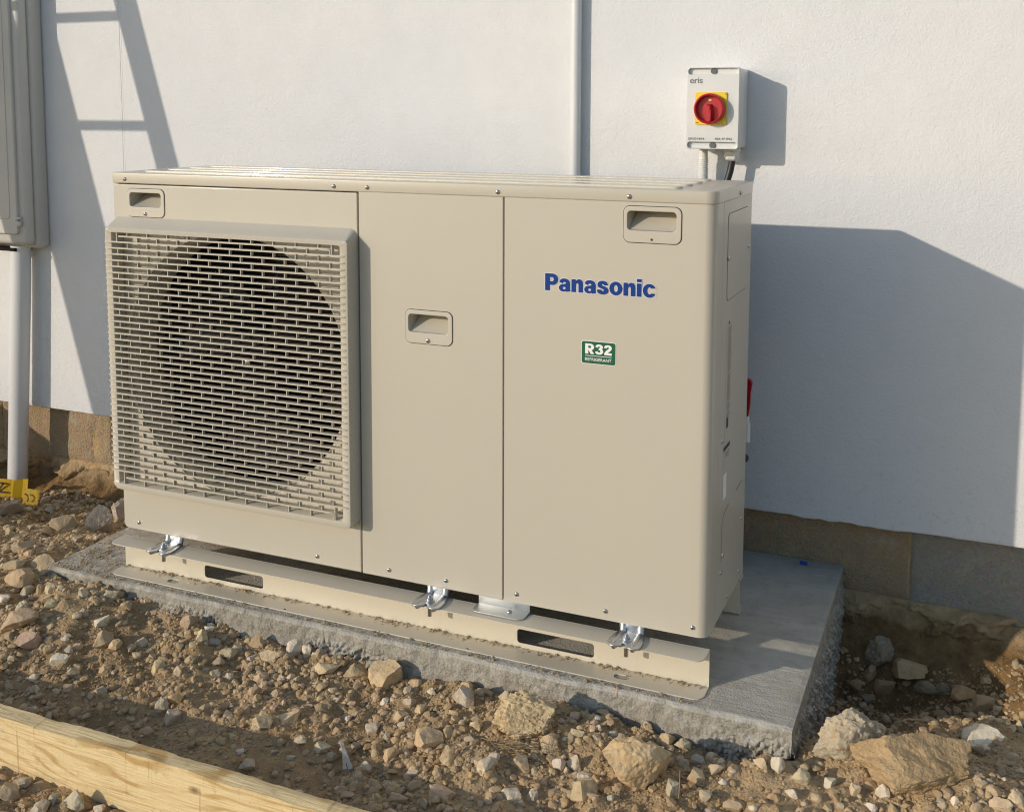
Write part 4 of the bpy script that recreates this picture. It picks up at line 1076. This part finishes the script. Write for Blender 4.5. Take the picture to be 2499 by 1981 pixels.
def stone(x, y, w, h, c, label, i, big=True):
    v = Vector((x - CAM.x, y - CAM.y)).normalized(); dep = w * rnd.uniform(.62, .9)
    if big: x, y = x + v.x * dep * .34, y + v.y * dep * .34
    if SX0 - .02 < x < SX1 + .03 and y > SY0 - dep * .5 and x < SX1 - .02: y = SY0 - dep * .46
    if x > SX1 - .02 and x < SX1 + w * .5 and y > SY0 - .02: x = SX1 + w * .52
    if y > -.62 and y < -.545 - 0 and -.6 < x < 1.5 and y + dep * .5 > -.57: y = -.572 - dep * .55
    sp_ = BIG.get(c)
    if sp_: me = rock_mesh(sp_['sub'], 300 + i, **{k: q for k, q in sp_.items() if k != 'sub'})
    elif w > .05: me = rock_mesh(4, 500 + i, cuts=15 + i % 9, rough=.12, fine=.014, crumble=.012)
    else: me = LIB[i % len(LIB)]
    z = float(ground_h(x, y)) + h * (-.10 if c == 'earth' else .32 if c in ('bigorange', 'crumb', 'quartz') else .20)
    o = add('stone', me, None, (x, y, z), (rnd.uniform(-.18, .18), rnd.uniform(-.18, .18), math.atan2(v.y, v.x) - math.pi / 2 + rnd.uniform(-.3, .3)), (w * .5, dep * .5, h * .58))
    k = rnd.uniform(.9, 1.1); t = TINT[c]; o.color = (t[0] * k, t[1] * k * rnd.uniform(.97, 1.03), t[2] * k * rnd.uniform(.93, 1.07), 1)
    if x > 1.3 and y > .3: o.color = (o.color[0] * .95, o.color[1] * .82, o.color[2] * .6, 1)  # trench stones coloured browner and darker, offsetting the blue skylight
    if c == 'earth': me.materials[0] = M['soil']
    if label: tag(o, label, 'stone'); LAND.append((x, y, label)); 
    else: LOOSE.append((o, x, y, w, h, c))
    used.append((x, y, max(w, dep) * .5)); return o
for i, s in enumerate(STONES): stone(*s, i)

# more loose stones of the same kinds, then the gravel too small to count
def clear(x, y, r):
    if SX0 - .01 < x < SX1 + .008 and y > SY0 - r * .9: return False
    if y > YP - .06: return False
    if -.575 - r < y < -.535 + r and -.75 < x < 1.6: return False
    return True
cnt = 0; tries = 0
while cnt < 186 and tries < 9000:
    tries += 1
    x = rnd.uniform(-.75, 1.9); y = rnd.uniform(-.72, .55)
    if rnd.random() < .35: y = rnd.uniform(-.22, -.08)
    if x < 1.4 and y > -.08 and x > -.2: continue
    if y < -.58 and not (.1 < x < .75): continue
    w = rnd.choice((.014, .017, .02, .024, .028)) * rnd.uniform(.9, 1.15)
    if not clear(x, y, w * .6) or any((x - a) ** 2 + (y - b) ** 2 < (r + w * .45) ** 2 for a, b, r in used): continue
    # keep to what the camera can see
    q = cam.matrix_world.inverted() @ Vector((x, y, -.16)); u = 1249.4 + 2685.3 * q.x / -q.z; vv = 542.7 - 2685.3 * q.y / -q.z
    if not (-30 < u < 2530 and vv < 2010): continue
    c = rnd.choices(('tan', 'brown', 'grey', 'white', 'olive', 'pale', 'red', 'orange'), (5, 4, 4, 3, 1.5, 3, 1.2, 1.5))[0]
    if x > 1.44 and y > .1: c = rnd.choice(('brown', 'red', 'bluegrey', 'tan', 'dark'))
    if c in BIG: c = 'grey'
    stone(x, y, w, w * rnd.uniform(.55, .85), c, '', cnt + 200, False); cnt += 1

SHORT = [('largest orange', 'largest orange boulder'), ('large crumbly', 'large crumbly boulder'), ('smooth round orange', 'round orange-tan boulder'), ('tall pale', 'tall pale pointed rock'), ('long angular', 'long angular stone'),
         ('upright pointed', 'upright pointed shard'), ('chunky pale', 'chunky pale stone by the slab'), ('pointed white', 'pointed white stone'), ('flat-topped', 'flat-topped tan stone'), ('chalky white stone just', 'chalky white stone by the shadow'),
         ('long flat brown', 'long flat brown stone'), ('reddish brown', 'half-buried reddish stone'), ('tan rock leaning', 'tan rock at the slab corner'), ('rounded brown', 'rounded brown rock'), ('big pitted', 'big pitted rock'),
         ('narrow pale', 'narrow wedged rock'), ('dark rounded', 'dark rounded rock'), ('small crumbly', 'small crumbly lump'), ('smooth earthy', 'smooth earthy lump'), ('upright pale stone', 'upright pale corner stone'),
         ('large jagged', 'large jagged rock'), ('broad earth', 'broad earth-coloured boulder'), ('long pale jagged', 'long pale jagged rock'), ('knobbly', 'knobbly concrete lump'), ('flat tan stone', 'flat tan trench stone')]
def name_loose():
    mark = [(x, y, next(n for k, n in SHORT if l.startswith(k))) for x, y, l in LAND] + [(.76, -.325, 'wood splinter'), (.37, -.57, 'timber plank'), (.65, -.57, 'timber plank'), (-.9, .5, 'thick pipe')]
    vf = Vector((-.39, .914)).normalized(); vr = Vector((.92, .394)).normalized()
    for o, x, y, w, h, c in LOOSE:
        ds = sorted((math.hypot(x - a, y - b), a, b, n) for a, b, n in mark); d, a, b, n = ds[0]
        rel = Vector((x - a, y - b)); f, r = rel.dot(vf), rel.dot(vr)
        side_ = ('behind' if f > 0 else 'in front of') if abs(f) > abs(r) else ('right of' if r > 0 else 'left of')
        size = 'tiny' if w < .0185 else 'small' if w < .026 else 'middle-sized'; shp = 'flat' if h < w * .62 else 'upright' if h > w * .95 else 'chunky'
        how = '' if d > .09 else 'just '
        tag(o, '%s %s %s stone %s%s the %s' % (size, shp, WORD.get(c, 'tan'), how, side_, n), 'stone', zone(x, y)[1])
    same = {}
    for t in LOOSE: same.setdefault(t[0]['label'], []).append(t)
    for l, ts in same.items():
        ts.sort(key=lambda t: math.hypot(t[1] - CAM.x, t[2] - CAM.y))
        for o, word in zip([t[0] for t in ts], ('the nearer one', 'the farther one') if len(ts) == 2 else ('the nearest', 'the middle one', 'the farthest') if len(ts) == 3 else ()): o['label'] = (l if len(l.split()) < 14 else l.replace(' chunky', '', 1).replace(' by the slab', '')) + ', ' + word
name_loose()
def scatter(name, n, sizes, sub, pts_fn, label, seed, tints, flat=.7, sink=.44):
    r = np.random.default_rng(seed); lib = [rock_verts(sub, seed * 50 + k, cuts=7, rough=.12, fine=.0) for k in range(12)]
    Vs, Fs, Cs = [], [], []; off = 0
    P = pts_fn(r, n)
    for k in range(len(P)):
        V, F = lib[k % 12]; s = r.choice(sizes) * r.uniform(.7, 1.3)
        sc = np.array([1, r.uniform(.6, .95), r.uniform(.45, .9) * flat / .7]) * s
        a, b = r.uniform(0, 6.28), r.uniform(-.5, .5); ca, sa, cb, sb = math.cos(a), math.sin(a), math.cos(b), math.sin(b)
        R = np.array([[ca, -sa, 0], [sa, ca, 0], [0, 0, 1]]) @ np.array([[1, 0, 0], [0, cb, -sb], [0, sb, cb]])
        Vs.append((V * sc) @ R.T + P[k] + np.array([0, 0, sc[2] * (1 - 2 * sink)])); Fs.append(F + off); off += len(V)
        c = np.array(tints[int(r.integers(len(tints)))]) * r.uniform(.8, 1.15); Cs.append(np.repeat(np.append(c, 1)[None], len(V), 0))
    me = np_mesh(name, np.concatenate(Vs), np.concatenate(Fs), M['gravel'], smooth=False)
    at = me.color_attributes.new('tint', 'FLOAT_COLOR', 'POINT'); at.data.foreach_set('color', np.concatenate(Cs).astype(np.float32).ravel())
    return tag(link(bpy.data.objects.new(name, me)), label, name.replace('_', ' '), kind='stuff')
SOIL = np.array((.40, .27, .135)); GT = [tuple(np.array(TINT[k]) * .68 + SOIL * .32) for k in ('tan', 'tan', 'brown', 'grey', 'grey', 'white', 'pale', 'olive', 'red', 'orange', 'pale')]
def field(dens_seed, bias):
    def f(r, n):
        out = []
        while len(out) < n:
            x = r.uniform(-.85, 2.0, 4000); y = r.uniform(-.80, .56, 4000)
            ok = ~((x > SX0 - .004) & (x < SX1 + .004) & (y > SY0 - .004)) & ~((y > -.574) & (y < -.536) & (x < 1.6)) & ~((y < -.6) & (x > 1.0))
            d = fbm(x * 5.5, y * 5.5, 0 * x, 3, dens_seed); near = np.exp(-np.maximum(0, SY0 - y) / .12) * (x > -.2) * (x < 1.5)
            ok &= r.random(4000) < np.clip(bias + 1.15 * d + .3 * near, .03, 1)
            for a, b in zip(x[ok], y[ok]): out.append((a, b))
        P = np.array(out[:n]); return np.column_stack([P, ground_h(P[:, 0], P[:, 1])])
    return f
scatter('gravel', 9000, (.0035, .0042, .0048, .0055, .0065, .008, .0098), 2, field(5, .58), 'loose limestone gravel strewn over the dug ground', 31, GT)
scatter('fine_gravel', 36000, (.0014, .0018, .0022, .0028, .0036), 1, field(9, .62), 'fine grit and crumbs of soil between the stones', 32, [tuple(np.array(g) * .5 + SOIL * .5) for g in GT] + [(.36, .235, .115)] * 9)
scatter('soil_clods', 5200, (.0025, .003, .0036, .0044, .0055, .007, .010), 2, field(13, .5), 'crumbled clods of tan soil among the stones', 37, [(.38, .255, .125), (.43, .30, .16), (.33, .215, .10), (.46, .335, .19)], .62, .40)
def on_slab(r, n):
    x = np.concatenate([r.normal(-.075, .035, n // 3), r.uniform(-.13, 1.28, n // 3), r.uniform(.0, 1.28, n - 2 * (n // 3))])
    y = np.concatenate([r.normal(.02, .06, n // 3), SY0 + .006 + np.abs(r.normal(0, .008, n // 3)), .0 - np.abs(r.normal(0, .010, n - 2 * (n // 3))) * r.random(n - 2 * (n // 3))])
    z = np.full(n, ZS + .0006); z[2 * (n // 3):] = ZS + .0026
    x = np.where(r.random(n) < .5, np.round(x * 9 + r.normal(0, .12, n)) / 9 + r.normal(0, .022, n), x); x = np.clip(x, SX0 + .01, 1.275)
    k = (x > SX0 + .006) & (y > SY0 + .004) & ~((x > -.004) & (y > -.047) & (np.arange(n) < 2 * (n // 3)))
    return np.column_stack([x, y, z])[k]
scatter('soil_crumbs', 2200, (.0007, .0009, .0011, .0014, .0018, .0030), 1, on_slab, 'crumbs of soil spilt on the slab and the front rail', 33, [(.30, .22, .14), (.36, .27, .18), (.25, .18, .11), (.42, .35, .26)], .5, .1)

# ------------------------------------------------------------------ small litter
def strip(name, pts, w, m, label, cat, letters=()):
    """a creased ribbon of tape that follows pts, standing on edge"""
    bm = bmesh.new(); P = [Vector(p) for p in pts]; A, Bq = [], []
    for i, p in enumerate(P):
        A.append(bm.verts.new(p)); Bq.append(bm.verts.new(p + Vector(w)))
    for i in range(len(P) - 1): bm.faces.new((A[i], A[i + 1], Bq[i + 1], Bq[i]))
    bmesh.ops.solidify(bm, geom=bm.faces[:], thickness=.0006)
    o = fin(name, bm, m, None, 25); tag(o, label, cat, 'yellow tape scraps'); return o
def tape_base(x, y): return float(ground_h(x, y)) - .004
g = tape_base(-.87, .455)
t1 = strip('warning_tape', [(-.905, .4500, g), (-.885, .4490, g), (-.850, .4560, g), (-.838, .4520, g), (-.815, .4650, g + .003), (-.790, .4600, g + .008)], (.004, .006, .056), M['tape'], 'yellow warning tape wrapped round the foot of the thick pipe', 'tape')
bm = bmesh.new()
def stroke(p, q, w=.0055):
    p, q = Vector(p), Vector(q); d = (q - p).normalized(); n_ = Vector((-d.z, 0, d.x)) * w / 2
    bm.faces.new([bm.verts.new(a) for a in (p - n_, q - n_, q + n_, p + n_)])
yy = .4470; zz = g + .019
for a, b in (((-.893, yy, zz + .026), (-.860, yy, zz + .028)), ((-.861, yy, zz + .028), (-.889, yy, zz)), ((-.890, yy, zz), (-.856, yy, zz + .002))): stroke(a, b)
fin('tape_letter', bm, M['tapeink'], t1, None)
g = tape_base(-.745, .43)
t2 = strip('warning_tape', [(-.770, .425, g), (-.750, .428, g), (-.722, .433, g - .002)], (.004, .010, .046), M['tape'], 'small scrap of yellow warning tape lying in the soil', 'tape')
bm = bmesh.new()
pts = [(-.752 + .009 * math.cos(a), g + .024 + .011 * math.sin(a)) for a in [math.radians(k) for k in range(-60, 121, 20)]]
for a, b in zip(pts, pts[1:]): stroke((a[0], .4235, a[1]), (b[0], .4235, b[1]), .0045)
fin('tape_letter', bm, M['tapeink'], t2, None)
bm = bmesh.new(); bx(bm, 1.350, 1.366, .598, .607, ZS + .0003, ZS + .006, .0015)
tag(fin('plastic_spacer', bm, M['bluebit']), 'tiny blue plastic piece on the slab near the wall', 'plastic piece')
bm = bmesh.new()
def sliver(a, b, w, h):
    a, b = Vector(a), Vector(b); d = (b - a).normalized(); s = Vector((-d.y, d.x, 0)) * w / 2; up = Vector((0, 0, h))
    vs = [bm.verts.new(p) for p in (a - s * .5, a + s * .5, b + s, b - s, a - s * .5 + up, a + s * .5 + up, b + s + up, b - s + up)]
    for f in ((3, 2, 1, 0), (4, 5, 6, 7), (0, 1, 5, 4), (1, 2, 6, 5), (2, 3, 7, 6), (3, 0, 4, 7)): bm.faces.new([vs[i] for i in f])
g1 = float(ground_h(.737, -.300)); g2 = float(ground_h(.775, -.362))
sliver((.727, -.290, g1 + .010), (.785, -.352, g2 + .008), .008, .004); sliver((.735, -.296, g1 + .010), (.777, -.357, g2 + .008), .006, .004)
tag(fin('wood_splinter', bm, M['splinter'], None, None), 'split grey wood splinter lying on the gravel in the plank\'s shadow', 'wood splinter')
bm = bmesh.new()
for k in range(26):
    a = Vector((1.000 + rnd.gauss(0, .016), -.228 + rnd.gauss(0, .012), 0)); a.z = float(ground_h(a.x, a.y)) + rnd.uniform(.006, .016)
    an = rnd.uniform(-.9, .5); L = rnd.uniform(.025, .06); b = a + Vector((math.cos(an) * L, math.sin(an) * L * .5, rnd.uniform(-.004, .012))); c = (a + b) / 2 + Vector((rnd.gauss(0, .004), rnd.gauss(0, .004), .005))
    tube(bm, [a, c, b], [.0006, .0005, .0003], 5)
tag(fin('dry_grass', bm, M['straw']), 'tuft of dry grass roots below the large crumbly boulder', 'dry grass')
bm = bmesh.new(); g = float(ground_h(1.298, -.228)); tube(bm, [(1.296, -.232, g), (1.2965, -.229, g + .022), (1.2955, -.225, g + .045)], [.0012, .001, .0006], 6)
tag(fin('straw_stalk', bm, M['straw']), 'single upright straw stalk beside the largest orange boulder', 'straw')
